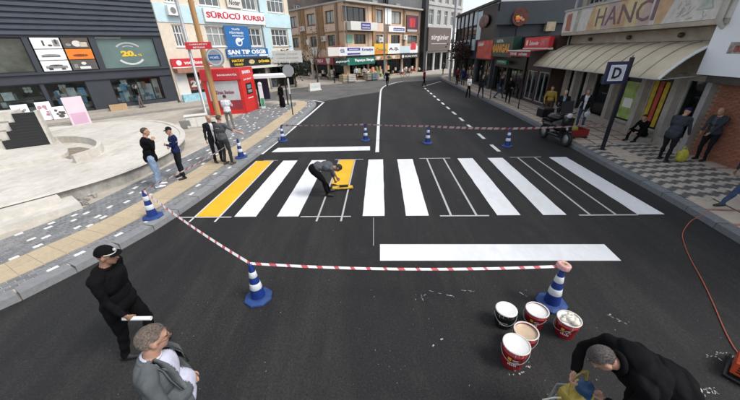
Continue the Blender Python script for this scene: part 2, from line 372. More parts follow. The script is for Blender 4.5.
# tan strip of square tiles; grey setts with scattered white ones
S_END = 28.2
u = 0.6; row = 0
while u < S_END:
    for k in range(2):
        b = MB(); t0 = .72 + .4 * k
        if 4.0 < u < 4.4 and k == 0: pass
        kl.block(b, u, u + .4, t0, t0 + .4, HZ - .04, HZ + .002 + random.uniform(-.001, .002), .003, g=.0008); b.build('tan_tile', PTAN, left_pave)
    u += .4
gb = MB(); wl = []
def tmax(u): return 2.75 if u < 15.5 else 2.75 + min(1.6, (u - 15.5) * .6)
t = .31
while t < 4.3:
    if .70 <= t < 1.5: t = 1.53; continue
    w = .098; u = .4 + (.1 if int(t * 10) % 2 else 0)
    while u < S_END:
        if t < tmax(u):
            if random.random() < .075 and not any(abs(u - q[0]) < .45 and abs(t - q[1]) < .15 for q in wl[-40:]): wl.append((u, t))
            else: kl.block(gb, u, u + .2, t, t + w, HZ - .03, HZ + random.uniform(-.002, .004), .006, g=.003)
        u += .2
    t += w
tag(gb.build('grey_setts', PGREY, left_pave), kind='stuff')
wb = MB()
wl.sort(key=lambda q: q[0])
for i, (u, t) in enumerate(wl):
    if i < 300:
        b = MB(); kl.block(b, u, u + .2, t, t + .098, HZ - .03, HZ + .005, .006, g=.003); b.build('white_sett', PWHITE, left_pave)
    else: kl.block(wb, u, u + .2, t, t + .098, HZ - .03, HZ + .005, .006, g=.003)
if wb.v: tag(wb.build('white_setts', PWHITE, left_pave), kind='stuff')
# ------------------------------------------------------------------ right pavement
kr = Path([(6.2, -3), (7.25, 2), (7.6, 5), (7.87, 7), (8.05, 9.4), (8.22, 11.5), (8.6, 15), (8.95, 21), (9.55, 38), (9.9, 44), (10.8, 47), (13, 49)], -1)
rp = MB(); rp.prism([tuple(kr(v, .15)[:2]) for v in np.arange(0, kr.len, .4)] + [(20, 49), (20, -3)], 0, HZ - .012, bottom=False)
right_pave = tag(rp.build('right_pavement', GROUT), kind='structure')
kerb2 = tag(MB().prism([tuple(kr(v, .03)[:2]) for v in np.arange(0, kr.len, .5)] + [tuple(kr(v, .27)[:2]) for v in np.arange(0, kr.len, .5)][::-1], 0, .08, bottom=False).build('right_kerb', BED), kind='structure')
u = 0
while u < kr.len - .9:
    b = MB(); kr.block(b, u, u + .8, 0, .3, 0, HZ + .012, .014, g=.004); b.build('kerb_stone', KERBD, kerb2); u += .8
def s_at(path, y): return float(np.interp(y, path.p[:, 1], path.s))
c0, c1 = s_at(kr, 7.0), s_at(kr, 11.3)
u = s_at(kr, 2.2); n_slab = 0; restb = MB(); redb = MB(); darkb = MB()
while u < kr.len - 2:
    dep = 4.3
    for k in range(6):
        t0 = .32 + k * .66
        if c0 - .3 < u < c1 - .2 and k < 4: continue
        tgt = None
        if n_slab < 280:
            b = MB(); kr.block(b, u, u + .62, t0 + .02, t0 + .62, HZ - .04, HZ + random.uniform(-.002, .003), .008, g=.003); b.build('beige_slab', PBEIGE, right_pave); n_slab += 1
        else: kr.block(restb, u, u + .62, t0 + .02, t0 + .62, HZ - .04, HZ, .008, g=.003)
        kr.block(redb, u + .62, u + .70, t0, t0 + .66, HZ - .04, HZ + .001, .004, g=.002)
        kr.block(darkb, u, u + .62, t0 + .62, t0 + .68, HZ - .04, HZ + .001, .004, g=.002)
    u += .70
tag(restb.build('far_slabs', PBEIGE, right_pave), kind='stuff'); tag(redb.build('red_brick_joints', PRED, right_pave), kind='stuff'); tag(darkb.build('dark_joints', PDARK, right_pave), kind='stuff')
cb = MB(); u = c0 - .3; i = 0
while u < c1 + .3:                                    # zigzag rows of pale and charcoal setts, a ramped square in the middle left plain
    t = .32; j = 0; bw = i
    while t < 2.9:
        plain = (u > c1 - 1.9 and u < c1 - .35 and .8 < t < 1.5)
        zig = (.0, .06, .12, .06)[j % 4] + t * .12
        kr.block(cb, u + zig, u + zig + .2, t, t + .1, HZ - .03, HZ + .012 + random.uniform(-.001, .003), .004, mi=(2 if plain else (i % 2)), g=.0025); t += .1; j += 1
    u += .2; i += 1
tag(cb.build('zigzag_setts', [PLITE, PDARK, PBEIGE], right_pave), kind='stuff')
# far pavements along the other building fronts
def slab(name, pts, m, h=.13):
    o = MB().prism([p[:2] for p in pts], 0, h, bottom=False).build(name, m); return tag(o, kind='structure')
FARP = mat('far_paving', (.36, .32, .27), .9, .12, 5, .2, 40, var2=.15)
a = G(-40, 130); slab('store_pavement', [(-32, 6.5), (-19.4, 19.6), (-13.3, 25.2), (-11.4, 27.5), (-11.5, 30), (-9.6, 34.5), (-6.5, 38.5), (-9, 44), (-22, 30), (-40, 10)], FARP)
slab('far_pavement', [(-8.4, 37.2), (-2.8, 41.0), (4.4, 46.3), (13.6, 52.4), (24, 60), (24, 75), (4, 62), (-3, 47), (-12, 56), (-20, 56)], FARP, .137)
# ------------------------------------------------------------------ round concrete planter bed on the left pavement
po = [(-24, -1.5), (-13.0, 2.6), (-11.2, 4.6), (-9.6, 6.35), (-8.59, 7.59), (-8.15, 8.26), (-7.84, 8.97), (-7.65, 9.9), (-7.6, 11.0), (-7.82, 12.2), (-8.4, 13.6), (-9.5, 15.2), (-11.1, 16.6), (-12.9, 17.3), (-14.6, 17.0), (-16.5, 15.9), (-19, 14.2), (-24, 10)]
pp = [tuple(p) for p in smooth_path(po, .35)]
planter = MB().prism(pp, HZ - .02, .50, mi=0, mi_side=1).build('concrete_planter', [PLAST, CONC])
tag(planter, 'big round raised concrete planter with dusty white top', 'planter')
def wall_strip(name, pts, w, z0, z1, m, parent, wob=.0):
    P = smooth_path(pts, .25); t = np.gradient(P, axis=0); t /= np.linalg.norm(t, axis=1)[:, None]; n = np.stack([-t[:, 1], t[:, 0]], 1)
    k = len(P); b = MB(); vs = []
    for i in range(k):
        dz = random.uniform(-wob, wob)
        for o_, z in ((-w / 2, z0), (-w / 2 + .01, z1 + dz), (w / 2 - .01, z1 + dz), (w / 2, z0)): vs.append((P[i, 0] + n[i, 0] * o_, P[i, 1] + n[i, 1] * o_, z))
    fs = []
    for i in range(k - 1):
        for j in range(3): fs.append((i * 4 + j, i * 4 + j + 1, i * 4 + 5 + j, i * 4 + 4 + j))
    fs += [(0, 3, 2, 1), tuple((k - 1) * 4 + j for j in range(4))]
    b.add(vs, fs); return b.build(name, m, parent)
wall_strip('rim', [p for p in po[2:]], .22, .49, .535, PLAST, planter, .008)
inr = [G(x, y, .75) for x, y in ((40, 139.5), (58, 137), (76, 136.5), (92, 138.5), (99, 142), (97, 147), (86, 152), (72, 156))]
wall_strip('inner_wall', inr, .16, .49, .78, PLAST, planter, .01)
hole = [G(x, y, .51) for x, y in ((45, 152), (60, 149), (80, 147), (92, 149), (84, 155), (70, 159))]
MB().prism([p[:2] for p in hole], .49, .515, bottom=False).build('bare_soil', mat('soil', (.23, .19, .145), .95, .3, 6, .6, 30), planter)
# long concrete steps in front of the bed
st = empty('concrete_steps', (-9.0, 6.2, 0), 0, 'low white concrete steps in front of the planter bed', 'steps')
def step_poly(o0, o1): 
    a = Vector((-7.75, 7.25)); d = Vector((-.60, -.80)); n = Vector((-.80, .60))
    return [(p.x + 9.0, p.y - 6.2) for p in (a + n * o0, a + n * o1, a + n * o1 + d * 11, a + n * o0 + d * 11)]
MB().prism(step_poly(0, 1.5), .1, .29, bottom=False).build('lower_step', PLAST, st)
MB().prism([(p[0] - .18, p[1] - .2) for p in step_poly(.42, 1.5)], .28, .46, bottom=False).build('upper_step', PLAST, st)
rub = MB()
for i in range(26):
    q = G(random.uniform(60, 95), random.uniform(193, 205), .13); r_ = random.uniform(.02, .07)
    T = Matrix.Translation((q.x + random.uniform(-.2, .2), q.y, .13 + r_ * .5)) @ Matrix.Rotation(random.uniform(0, 3), 4, 'Z') @ Matrix.Rotation(random.uniform(-.4, .4), 4, 'X')
    rub.box(-r_, r_, -r_ * .7, r_ * .7, -r_ * .5, r_ * .5, 0, T)
tag(rub.build('rubble', CONC), kind='stuff')
# ------------------------------------------------------------------ building materials
NAVY = mat('slate_metal', (.050, .060, .078), .45, .12, 2, .1, 20, rnd=.05, spec=.5)
NAVY2 = mat('slate_panel', (.035, .041, .053), .5, .1, 2, .1, 30)
BLACKM = mat('black_metal', (.012, .012, .013), .45, .2, 6)
GLASSD = mat('dark_glass', (.016, .019, .020), .06, .3, 1.2, spec=.6)
GLASSL = mat('curtained_glass', (.30, .31, .30), .12, .35, 2.5, stretch=(5, 5, .4), spec=.5)
GLASSM = mat('grey_glass', (.10, .11, .115), .08, .5, 1.3, spec=.6)
OLIVE = mat('olive_glass', (.065, .072, .06), .1, .5, 1.1, spec=.6)
TEALB = mat('teal_poster', (.125, .185, .175), .35, .1, 1, spec=.5)
CLEAR = glass_mat('clear_glass')
WFRAME = mat('white_frame', (.66, .67, .66), .5, .06, 6)
BFRAME = mat('brown_frame', (.09, .06, .04), .5, .15, 6)
CREAM = mat('cream_render', (.66, .58, .47), .85, .08, 3, .2, 40, var2=.12)
PBLUE = mat('pale_blue_render', (.50, .66, .70), .8, .06, 3, .2, 40, var2=.08)
TANR = mat('tan_render', (.60, .43, .30), .85, .1, 3, .2, 40, var2=.12)
PINKR = mat('peach_render', (.68, .51, .41), .85, .08, 3, .2, 40, var2=.1)
BROWNR = mat('brown_render', (.31, .18, .085), .85, .12, 3, .2, 40, var2=.15)
GREYR = mat('grey_render', (.24, .23, .225), .85, .12, 2, .2, 40, var2=.2)
STONE = mat('tower_stone', (.42, .41, .39), .8, .1, 3, .2, 40, var2=.12)
TAUPE = mat('taupe_sign', (.115, .085, .078), .5, .08, 2)
WHITE = mat('white_panel', (.76, .77, .77), .5, .05, 3, var2=.04)
OFFW = mat('off_white', (.66, .64, .59), .6, .08, 4)
RED = mat('sign_red', (.55, .025, .035), .45, .08, 3)
BRED = mat('bright_red', (.62, .022, .018), .4, .06, 3)
BLUE = mat('sign_blue', (.018, .13, .36), .45, .08, 3)
PURP = mat('sign_indigo', (.06, .05, .26), .45, .08, 3)
GRN = mat('sign_green', (.01, .15, .10), .45, .15, 3)
DGRN = mat('dark_green', (.012, .045, .035), .45, .25, 3)
YELS = mat('sign_yellow', (.75, .42, .02), .45, .1, 3)
YTXT = mat('yellow_text', (.75, .50, .03), .5, .04, 3)
ORG = mat('sign_orange', (.72, .20, .02), .45, .1, 3)
MAROON = mat('maroon_canvas', (.26, .028, .04), .8, .12, 5, .2, 60)
PALEB = mat('pale_ice', (.52, .62, .66), .5, .06, 3)
WOOD = mat('wood_pole', (.40, .225, .095), .8, .25, 6, .6, 30, stretch=(1, 1, .08))
STEEL = mat('galvanised_steel', (.36, .37, .38), .45, .12, 8, .1, 60, metal=.3)
GREYP = mat('grey_post', (.25, .26, .27), .5, .12, 8)
CARD = mat('cardboard', (.45, .31, .18), .85, .08, 8)
PINKB = mat('pink_board', (.72, .60, .66), .5, .06, 1.2)
BRICK = mat('red_brick', (.27, .105, .06), .9, .25, 8, .4, 60, rnd=.22)
CANOPY = mat('canopy_sheet', (.56, .49, .36), .5, .08, 3, .1, 30, var2=.12, rnd=.04)
SKIRT = mat('soffit_render', (.36, .315, .25), .9, .15, 2, .3, 30, var2=.2)
PLINTH = mat('stone_plinth', (.33, .30, .265), .85, .15, 4, .3, 30)
INT = mat('shop_interior', (.30, .28, .26), .9, .4, 1.5)
LBOX = mat('ice_white', (.62, .70, .72), .4, .05, 3)
def goods(F, n, u0, u1, z0, z1, d0, d1, cols, s0=.15, s1=.5, name='goods', parent=None):
    ms = [mat('goods_%d_%d_%d' % tuple(int(c * 99) for c in k), tuple(min(.8, c * 1.35) for c in k), .6, .2, 5) for k in cols]; b = MB(F.L)  # goods colours raised to stand in for light inside the shops
    for i in range(n):
        w, h = random.uniform(s0, s1), random.uniform(s0, s1) * 1.2; u = random.uniform(u0, u1 - w); z = random.choice([z0, z0 + (z1 - z0) * .35, z0 + (z1 - z0) * .65]); y = -random.uniform(d0, d1)
        b.box(u, u + w, y - .1, y + .12, z, z + h, random.randrange(len(ms)))
    return tag(b.build(name, ms, parent or F.root), kind='stuff')
def shopfront(F, h, nx, fm, depth=.2, inner=2.2, cols=((.5, .5, .48), (.3, .2, .15), (.2, .25, .3)), n=14, clear=True):
    """a lampless recess behind glass, colours lightened in place of inside light: back and side walls, floor, goods and a framed window"""
    u0, u1, z0, z1 = h[:4]; b = MB(F.L)
    b.box(u0 - .02, u1 + .02, inner, inner + .05, z0 - .02, z1 + .02); b.box(u0 - .06, u0 - .02, depth, inner, z0, z1); b.box(u1 + .02, u1 + .06, depth, inner, z0, z1)
    b.box(u0, u1, depth, inner, z0 - .05, z0 - .005); b.box(u0, u1, depth, inner, z1 + .005, z1 + .05); b.build('interior', INT, F.root)
    goods(F, n, u0 + .1, u1 - .1, z0, z1 - .4, -min(inner - .2, .75), -depth - .16, cols)
    F.window(h, nx, 1, fm, CLEAR if clear else GLASSD, depth, .06)
# ================================================================== dark store, far left
e = lambda H: (math.sin(R(H)), math.cos(R(H)))
rot = lambda H: R(90 - H)
r1 = empty('store_building', (-16.02, 26.78, 0), rot(45), 'dark slate store clad in horizontal metal slats with a green 20 poster', 'building')
F = Facade(r1)
UL = -17.0
wh = [F.r(-14, 35.5, 25, 70), F.r(92, 38.5, 163, 67.5)]
zt, zb = 4.98, 2.98
U_ = lambda x: F.uz(x, 52)[0]; ua_, ub_, uc_, ud_, ue_ = (U_(x) for x in (35.5, 65, 92, 100, 157))
win = [(UL + .5, ua_ - .35, zb, zt), (ua_ - .08, uc_ + .08, zb, zt), (ud_, ue_, zb, zt)]
low = [(UL + .5, -7.75, .55, 2.25), (-7.55, -5.45, .3, 2.25), (-4.05, -.85, .55, 2.25)]
F.wall('wall', UL, 0, .0, 5.06, win + low, NAVY2, .3)
MB().box(UL, 0, 3.2, 8, 0, 5.06).box(UL, 0, .02, 8, 9.6, 9.7).box(-.06, -.01, .02, 3.2, 0, 9.6).box(UL, UL + .06, .02, 3.2, 0, 9.6).build('shell', NAVY2, r1)
z = 5.08
while z < 9.5:
    b = MB(); b.add([(UL, -.02, z), (.06, -.02, z), (.06, -.14, z + .05), (UL, -.14, z + .05), (UL, -.14, z + .20), (.06, -.14, z + .20), (UL, -.02, z + .28), (.06, -.02, z + .28), (UL, -.02, z + .31), (.06, -.02, z + .31)],
          [(0, 3, 2, 1)[::-1], (3, 4, 5, 2)[::-1], (4, 6, 7, 5)[::-1], (6, 8, 9, 7)[::-1], (1, 2, 5, 7)])
    b.build('slat', NAVY, r1); z += .31
MB().box(UL, .04, .0, .35, 5.06, 9.6).build('slat_backing', NAVY2, r1)
F.box('fascia', UL, .02, 2.32, 2.84, 0, .10, NAVY2); F.box('sill_ledge', UL, .03, 2.845, 2.93, 0, .22, NAVY2)
F.window(win[0], 3, 1, BLACKM, OLIVE, .25)
MB().box(ua_ - .08, uc_ + .08, .31, .4, zb, zt).build('poster_backing', BLACKM, r1)
MB().box(ud_ + .02, ue_ - .02, .18, .24, zb + .02, zt - .02).build('window_poster', TEALB, r1)
pt = [o for o in r1.children if o.name.startswith('window_poster')][0]
um_ = (ud_ + ue_) / 2; F.text('20.', um_ - .55, um_ + .4, 3.74, 4.14, -.17, YTXT, pt, .06); F.text('YIL', um_ + .46, um_ + .74, 3.75, 3.9, -.17, YTXT, pt, .04)
PALETXT = mat('pale_text', (.42, .45, .44), .5, .05)
def arc_band(name, F, cu, cz, r, a0, a1, w, d, m, parent, n=14):
    b = MB(F.L); vs = []
    for i in range(n + 1):
        a = R(a0 + (a1 - a0) * i / n)
        for rr in (r - w / 2, r + w / 2): vs.append((cu + rr * math.cos(a) * 1.25, -d, cz + rr * math.sin(a)))
    b.add(vs, [(2 * i, 2 * i + 1, 2 * i + 3, 2 * i + 2) for i in range(n)]); return b.build(name, m, parent)
arc_band('arc', F, um_, 3.93, .72, 40, 140, .10, -.17, PALETXT, pt); arc_band('arc', F, um_, 3.93, .70, 215, 325, .12, -.17, mat('paler_text', (.6, .62, .61), .5), pt)
arc_band('arc', F, um_, 3.93, .52, 60, 120, .05, -.17, PALETXT, pt)
def poster(F, h, m, d, shapes, parent=None):
    p = MB(F.L).box(h[0], h[1], -d - .03, -d, h[2], h[3]).build('poster', m, parent or F.root)
    for (a, b, c, dd, mm, kind) in shapes:
        u0 = h[0] + (h[1] - h[0]) * a; u1 = h[0] + (h[1] - h[0]) * b; z0 = h[2] + (h[3] - h[2]) * c; z1 = h[2] + (h[3] - h[2]) * dd
        q = MB(F.L)
        if kind == 'e':
            n = 16; q.add([((u0 + u1) / 2 + (u1 - u0) / 2 * math.cos(6.283 * i / n), -d - .034, (z0 + z1) / 2 + (z1 - z0) / 2 * math.sin(6.283 * i / n)) for i in range(n)], [tuple(range(n))])
        else: q.add([(u0, -d - .034, z0), (u1, -d - .034, z0), (u1, -d - .034, z1), (u0, -d - .034, z1)], [(0, 1, 2, 3)])
        q.build('print', mm, p)
    return p
PK = mat('print_dark', (.06, .055, .05), .5, .3, 9); PO = mat('print_grey', (.25, .25, .24), .5, .3, 9)
p1h = (-8.55, -6.75, zb + .02, zt - .02); hz = (zt - zb) / 3
for k in range(3):
    hh = (ua_, ub_ - .04, zb + hz * k + .02, zb + hz * (k + 1) - .02)
    sh = [[(.12, .9, .25, .5, PO, 'b'), (.2, .35, .1, .35, PK, 'b'), (.65, .8, .1, .35, PK, 'b'), (.25, .75, .45, .62, PK, 'e')], [(.12, .82, .3, .55, PO, 'e'), (.14, .8, .28, .36, PK, 'b')], [(.35, .42, .25, .75, PK, 'b'), (.52, .68, .2, .4, PK, 'e'), (.72, .95, .2, .8, PO, 'b'), (.8, .88, .4, .85, PK, 'b')]][k]
    poster(F, hh, WHITE, .04, sh)
    hh = (ub_ + .04, uc_, zb + hz * k + .02, zb + hz * (k + 1) - .02)
    sh = [[(.3, .72, .1, .35, WHITE, 'b'), (.4, .6, .5, .8, OFFW, 'e'), (.1, .25, .2, .6, PO, 'b')], [(.2, .8, .25, .5, mat('print_maroon', (.2, .03, .015), .5), 'e'), (.55, .7, .3, .6, ORG, 'e')], [(.1, .3, .2, .5, PO, 'e'), (.35, .7, .15, .75, OFFW, 'e'), (.62, .92, .15, .6, mat('print_cream', (.55, .47, .38), .5), 'b')]][k]
    poster(F, hh, [mat('poster_dark', (.10, .09, .085), .4, .2, 5), ORG, mat('poster_brown', (.085, .07, .06), .4, .2, 5)][k], .04, sh)
for h, nx in ((low[0], 3), (low[1], 1), (low[2], 2)):
    shopfront(F, h, nx, BLACKM, .22, 3.0, ((.16, .16, .17), (.4, .4, .41), (.06, .055, .05), (.6, .6, .58), (.25, .18, .12), (.1, .25, .4)), 30)
def fr(F, name, u0, u1, z0, z1, d0, d1, m): return F.box(name, u0, u1, z0, z1, d0, d1, m)
for u in (-3.45, -2.75, -2.05): fr(F, 'refrigerator', u, u + .62, .56, 1.75, -1.3, -.7, LBOX)
fr(F, 'shelf_unit', -1.35, -.95, .6, 2.1, -1.2, -.6, OFFW); fr(F, 'refrigerator', -6.9, -6.45, .35, 1.75, -1.2, -.6, LBOX); fr(F, 'refrigerator', -6.3, -5.9, .35, 1.55, -1.2, -.6, GREYP)
def cross(F, u, z, d, m, s=.26):      # four-petal hanging ornament
    b = MB(F.L)
    for k in range(4):
        a = R(45 + 90 * k); b.ell((u + math.cos(a) * s * .5, -d, z + math.sin(a) * s * .5), (s * .42, .04, s * .42), 10, 6)
    return b.build('ornament', m, F.root)
cross(F, -3.2, 1.98, -.5, WHITE, .28); cross(F, -6.7, 1.95, -.5, OFFW); cross(F, -8.4, 1.95, -.5, OFFW); cross(F, -10.4, 1.75, -.5, mat('ornament_blue', (.03, .22, .36), .4), .34)
F.box('threshold', UL, -.1, .13, .3, 0, .12, PLINTH)
# ================================================================== pale blue offices
r2 = empty('office_building', (-15.94, 26.86, 0), rot(33), 'pale blue and cream office block covered in shop signs with a red lettered white board', 'building')
F = Facade(r2)
h1 = [F.r(171, 25, 187, 47), F.r(204.5, 27, 229, 48.5), F.r(246, 27.5, 263, 48), F.r(271, 30.5, 289, 47)]
z1a, z1b = 4.35, 5.95
h1 = [(h[0], h[1], z1a, z1b) for h in h1]; UE = h1[3][1] + .6
h2 = [(h[0], h[1], 7.45, 9.1) for h in h1]
hg = [(1.15, 3.9, .35, 2.35), (4.4, 6.6, .25, 2.35), (6.9, 9.6, .25, 2.35), (10.1, UE - .4, .2, 2.5)]
F.wall('wall', 0, UE, 0, 10.6, h1 + h2 + hg, CREAM, .2, thick=7)
for a, b_, k in ((0.03, h1[1][0] - .9, 0), (h1[1][0] - .7, h1[2][1] + .35, 1), (h1[2][1] + .75, UE + .02, 2)):
    F.box('blue_band', a, b_, 6.08, 7.35, 0, .05 + .02 * k, PBLUE)
F.box('blue_pier', h1[2][1] + .05, h1[3][0] - .12, 3.2, 6.08, 0, .035, PBLUE); F.box('blue_pier', h1[3][1] + .08, UE + .015, 2.6, 6.08, 0, .04, PBLUE); F.box('blue_pier', h1[2][1] + .05, h1[3][0] - .12, 7.36, 10.5, 0, .035, PBLUE)
for h in h1 + h2: F.window(h, 4 if h[1] - h[0] > 2.2 else 3, 2, WFRAME, GLASSM if h is not h1[1] else GLASSL, .14, .09, .62, sill=WFRAME)
for i, h in enumerate(hg): shopfront(F, h, 2 + (i > 1), BFRAME, .18, 2.0, ((.3, .1, .06), (.25, .2, .15), (.12, .12, .12), (.45, .42, .36)), 12)
F.box('shop_poster', 1.2, 2.6, .95, 2.0, -.12, -.08, mat('menu_poster', (.22, .07, .05), .5, .6, 6)); F.text('27', 1.35, 2.4, 1.2, 1.75, -.07, OFFW, None, .06)
F.box('side_panel', .12, 1.08, .2, 2.5, 0, .08, OFFW); F.box('blue_patch', .3, .8, 1.9, 2.2, .08, .10, PALEB); F.box('counter', .2, 3.9, .13, .72, .05, .35, mat('teal_counter', (.30, .52, .60), .5, .3, 4))
F.box('awning', .15, 4.3, 2.42, 2.78, 0, .7, mat('terracotta', (.32, .16, .11), .8, .3, 5, .4, 20, stretch=(6, 1, 1)))
s = F.box('sign', *F.r(201, 7.5, 264, 25), .10, .26, WHITE); q = F.r(201, 7.5, 264, 25)
REDT = mat('red_letters', (.50, .03, .05), .5)
u0, u1, z0, z1 = q; s.name = 'driving_school_sign'
F.text('SÜRÜCÜ', u0 + .15, u0 + (u1 - u0) * .55, z0 + .3, z1 - .18, .263, REDT, s, .035); F.text('KURSU', u0 + (u1 - u0) * .60, u1 - .12, z0 + .3, z1 - .30, .263, REDT, s, .035)
q = (h1[1][1] - .15, h1[2][0] + .15, 4.22, 6.02); s = F.box('banner', *q, .05, .10, BLUE); cu = (q[0] + q[1]) / 2
F.text('TRAFİK', cu - .55, cu + .35, 5.70, 5.88, .102, WHITE, s, .02); F.text('PSİKOTEKNİK', cu - .85, cu + .7, 5.40, 5.62, .102, WHITE, s, .02); F.text('MERKEZİ', cu - .6, cu + .6, 5.18, 5.33, .102, WHITE, s, .02)
b = MB(F.L)
n = 20
b.add([(cu + .38 * math.cos(6.283 * i / n), -.104, 4.72 + .36 * math.sin(6.283 * i / n)) for i in range(n)] + [(cu + .22 * math.cos(6.283 * i / n) + .05, -.104, 4.68 + .2 * math.sin(6.283 * i / n)) for i in range(n)], [(i, (i + 1) % n, n + (i + 1) % n, n + i) for i in range(n)])
b.add([(cu - .1, -.106, 4.66), (cu + .6, -.106, 4.98), (cu + .62, -.106, 5.08), (cu - .1, -.106, 4.85)], [(0, 1, 2, 3)]); b.build('emblem', WHITE, s)
q = (h1[1][1] - .45, h1[2][1] + .4, 3.40, 4.16); s = F.box('clinic_sign', *q, .08, .22, BLUE)
F.text('SAN TIP OSGB', q[0] + .1, q[1] - .3, 3.66, 4.06, .223, WHITE, s, .05); F.text('İŞ SAĞLIĞI VE GÜVENLİĞİ', q[0] + .3, q[0] + (q[1] - q[0]) * .7, 3.48, 3.6, .223, WHITE, s, .02); F.box('white_strip', q[1] - 1.2, q[1] - .05, 3.44, 3.6, .22, .225, WHITE, s)
q = (h1[1][1] - .25, h1[2][1] + .55, 2.62, 3.30); s = F.box('kebab_sign', *q, .08, .2, BLACKM)
F.text('HATAY', q[0] + .15, q[0] + 1.5, 3.0, 3.22, .203, YTXT, s, .04); F.text('USULÜ', q[0] + .35, q[0] + 1.3, 2.70, 2.92, .203, YTXT, s, .04); F.text('DÖNER', q[1] - 1.55, q[1] - .12, 2.85, 3.12, .203, YTXT, s, .05)
b = MB(F.L); b.add([((q[0] + q[1]) / 2 + .36 * math.cos(6.283 * i / 16), -.204, 2.97 + .2 * math.sin(6.283 * i / 16)) for i in range(16)], [tuple(range(16))]); b.build('emblem', mat('gold', (.5, .42, .2), .5, .4, 8), s)
q = F.r(170, 55, 214, 63.5); s = F.box('phone_shop_sign', .12, 4.4, 2.86, 3.48, .06, .2, RED)
F.text('vodafone', 1.1, 2.7, 3.02, 3.32, .203, WHITE, s, .03); b = MB(F.L); b.add([(.7 + .22 * math.cos(6.283 * i / 16), -.204, 3.17 + .2 * math.sin(6.283 * i / 16)) for i in range(16)], [tuple(range(16))]); b.build('emblem', WHITE, s)
F.box('sign_trim', .12, 4.4, 2.79, 2.855, .06, .2, WHITE, s)
q = F.r(224, -6, 241, 9); s = F.box('framed_sign', q[0], q[1], 7.5, 8.7, .12, .2, OFFW); F.text('Noter', q[0] + .15, q[1] - .15, 7.7, 8.1, .203, BLACKM, s, .01, .3)
q = F.r(161, -2, 173, 11, .4); s = F.box('air_conditioner', .9, 1.85, 6.55, 7.2, .05, .4, WHITE)
b = MB(F.L); b.add([(1.28 + .22 * math.cos(6.283 * i / 20), -.405, 6.87 + .22 * math.sin(6.283 * i / 20)) for i in range(20)], [tuple(range(20))]); b.build('fan_grille', mat('grille_grey', (.2, .2, .2), .6, .3, 30), s)
u = h1[2][1] + .22; MB(F.L).tube([(u, -.12, .2), (u, -.12, 10.4)], .07).build('downpipe', GREYP, r2)
F.box('signboard', F.r(274, 51, 277, 52)[0], UE + .1, 3.0, 3.9, .06, .16, OFFW)
F.box('plinth', 0.01, UE, 0, .3, 0, .06, PLINTH)
F.box('canopy', 6.7, UE, 2.38, 2.58, 0, .9, OFFW)
# ================================================================== brown corner block
r3 = empty('corner_block', (-2.6, 43, 0), rot(42), 'tan and brown three storey corner block with shop signs all round', 'building')
F = Facade(r3)
LW = 13.8; WR = 17.2
def sub(H, root, off=(0, 0)):
    Wr = Matrix.Translation(root.location) @ Matrix.Rotation(root.rotation_euler.z, 4, 'Z')
    W = Matrix.Translation((root.location.x + off[0], root.location.y + off[1], 0)) @ Matrix.Rotation(rot(H), 4, 'Z'); return Wr.inverted() @ W
# left face runs away to the left: its own frame starts at its far left end
HL = -43; dl = e(HL)
FL = Facade(r3, sub(HL + 180, r3, (dl[0] * LW, dl[1] * LW)))
def z_rows(): return (4.15, 5.95, 9.0)
hR2 = [F.r(342, 5, 366, 21), F.r(375, 13.5, 383, 24), F.r(391, 14, 401, 27)]
hR2 = [(h[0], h[1], 7.0, 8.6) for h in hR2]
hR1 = [F.r(354, 34, 366, 44), F.r(374.5, 35, 383, 45), F.r(391, 36, 400, 45), F.r(407.5, 37, 417, 46)]; hR1 = [(h[0], h[1], 4.45, 5.6) for h in hR1]
hRg = [(.6, 4.2, .3, 2.7), (4.5, 8.2, .3, 2.7), (8.6, 12.2, .3, 2.7), (12.6, 16.4, .3, 2.7)]
F.wall('wall', 0, WR, 0, 9.0, hR2 + hR1 + hRg, TANR, .3)
for i, h in enumerate(hRg): shopfront(F, h, 3, BLACKM, .25, 3.2, ((.5, .45, .38), (.35, .3, .22), (.1, .1, .1), (.55, .52, .5), (.3, .1, .06)) if i < 2 else ((.08, .07, .07), (.2, .17, .15)), 22 if i < 2 else 10)
for h, g in zip(hR2, (GLASSD, GLASSL, GLASSL)): F.window(h, 4 if h[1] - h[0] > 3 else 2, 1, BLACKM if h is hR2[0] else BFRAME, g, .22, .08)
for i, h in enumerate(hR1): F.window(h, 3 if i == 0 else 2, 1, BFRAME, (GLASSD, GLASSL, GLASSD, GLASSM)[i], .2, .08)
def hpx(F, x, y): return F.uz(x, y)[0]
for x in (373.5, 386, 404): F.box('pilaster', hpx(F, x, 20) - .3, hpx(F, x, 20) + .3, 4.16, 8.95, .0, .13, BROWNR)
F.box('spandrel', hR2[1][0] - .1, hR2[1][1] + .2, 6.0, 6.95, .0, .06, PINKR)
u0, u1 = hpx(F, 348, 25), hpx(F, 372.5, 25); bal = F.box('balcony', u0 - .4, u1, 5.98, 6.95, .0, .9, OFFW)
um = (u0 + u1) / 2; F.box('sign', um - .9, um + .9, 6.1, 6.85, .9, .93, PURP, bal); F.text('NİKAH SALONU', um - .7, um + .7, 6.5, 6.72, .932, WHITE, bal, .03); F.text('DAVETİYE', um - .7, um + .7, 6.2, 6.4, .932, WHITE, bal, .03)
u0, u1 = hpx(F, 346, 38), hpx(F, 352, 38); F.box('green_notice', u0, u1, 4.6, 5.5, .0, .05, mat('mint_sign', (.18, .42, .33), .5, .1))
u0, u1 = hpx(F, 384, 18), hpx(F, 390.5, 18); F.box('white_banner', u0, u1, 6.9, 8.8, .14, .18, WHITE)
u0, u1 = hpx(F, 387.5, 30), hpx(F, 404, 30); s = F.box('sign', u0, u1, 5.98, 6.7, .14, .24, WHITE); F.box('dark_field', u0 + 1.1, u1 - .2, 6.12, 6.5, .24, .244, PURP, s)
F.text('GÜVENLİK', u0 + 1.2, u1 - .4, 6.2, 6.42, .246, WHITE, s, .03)
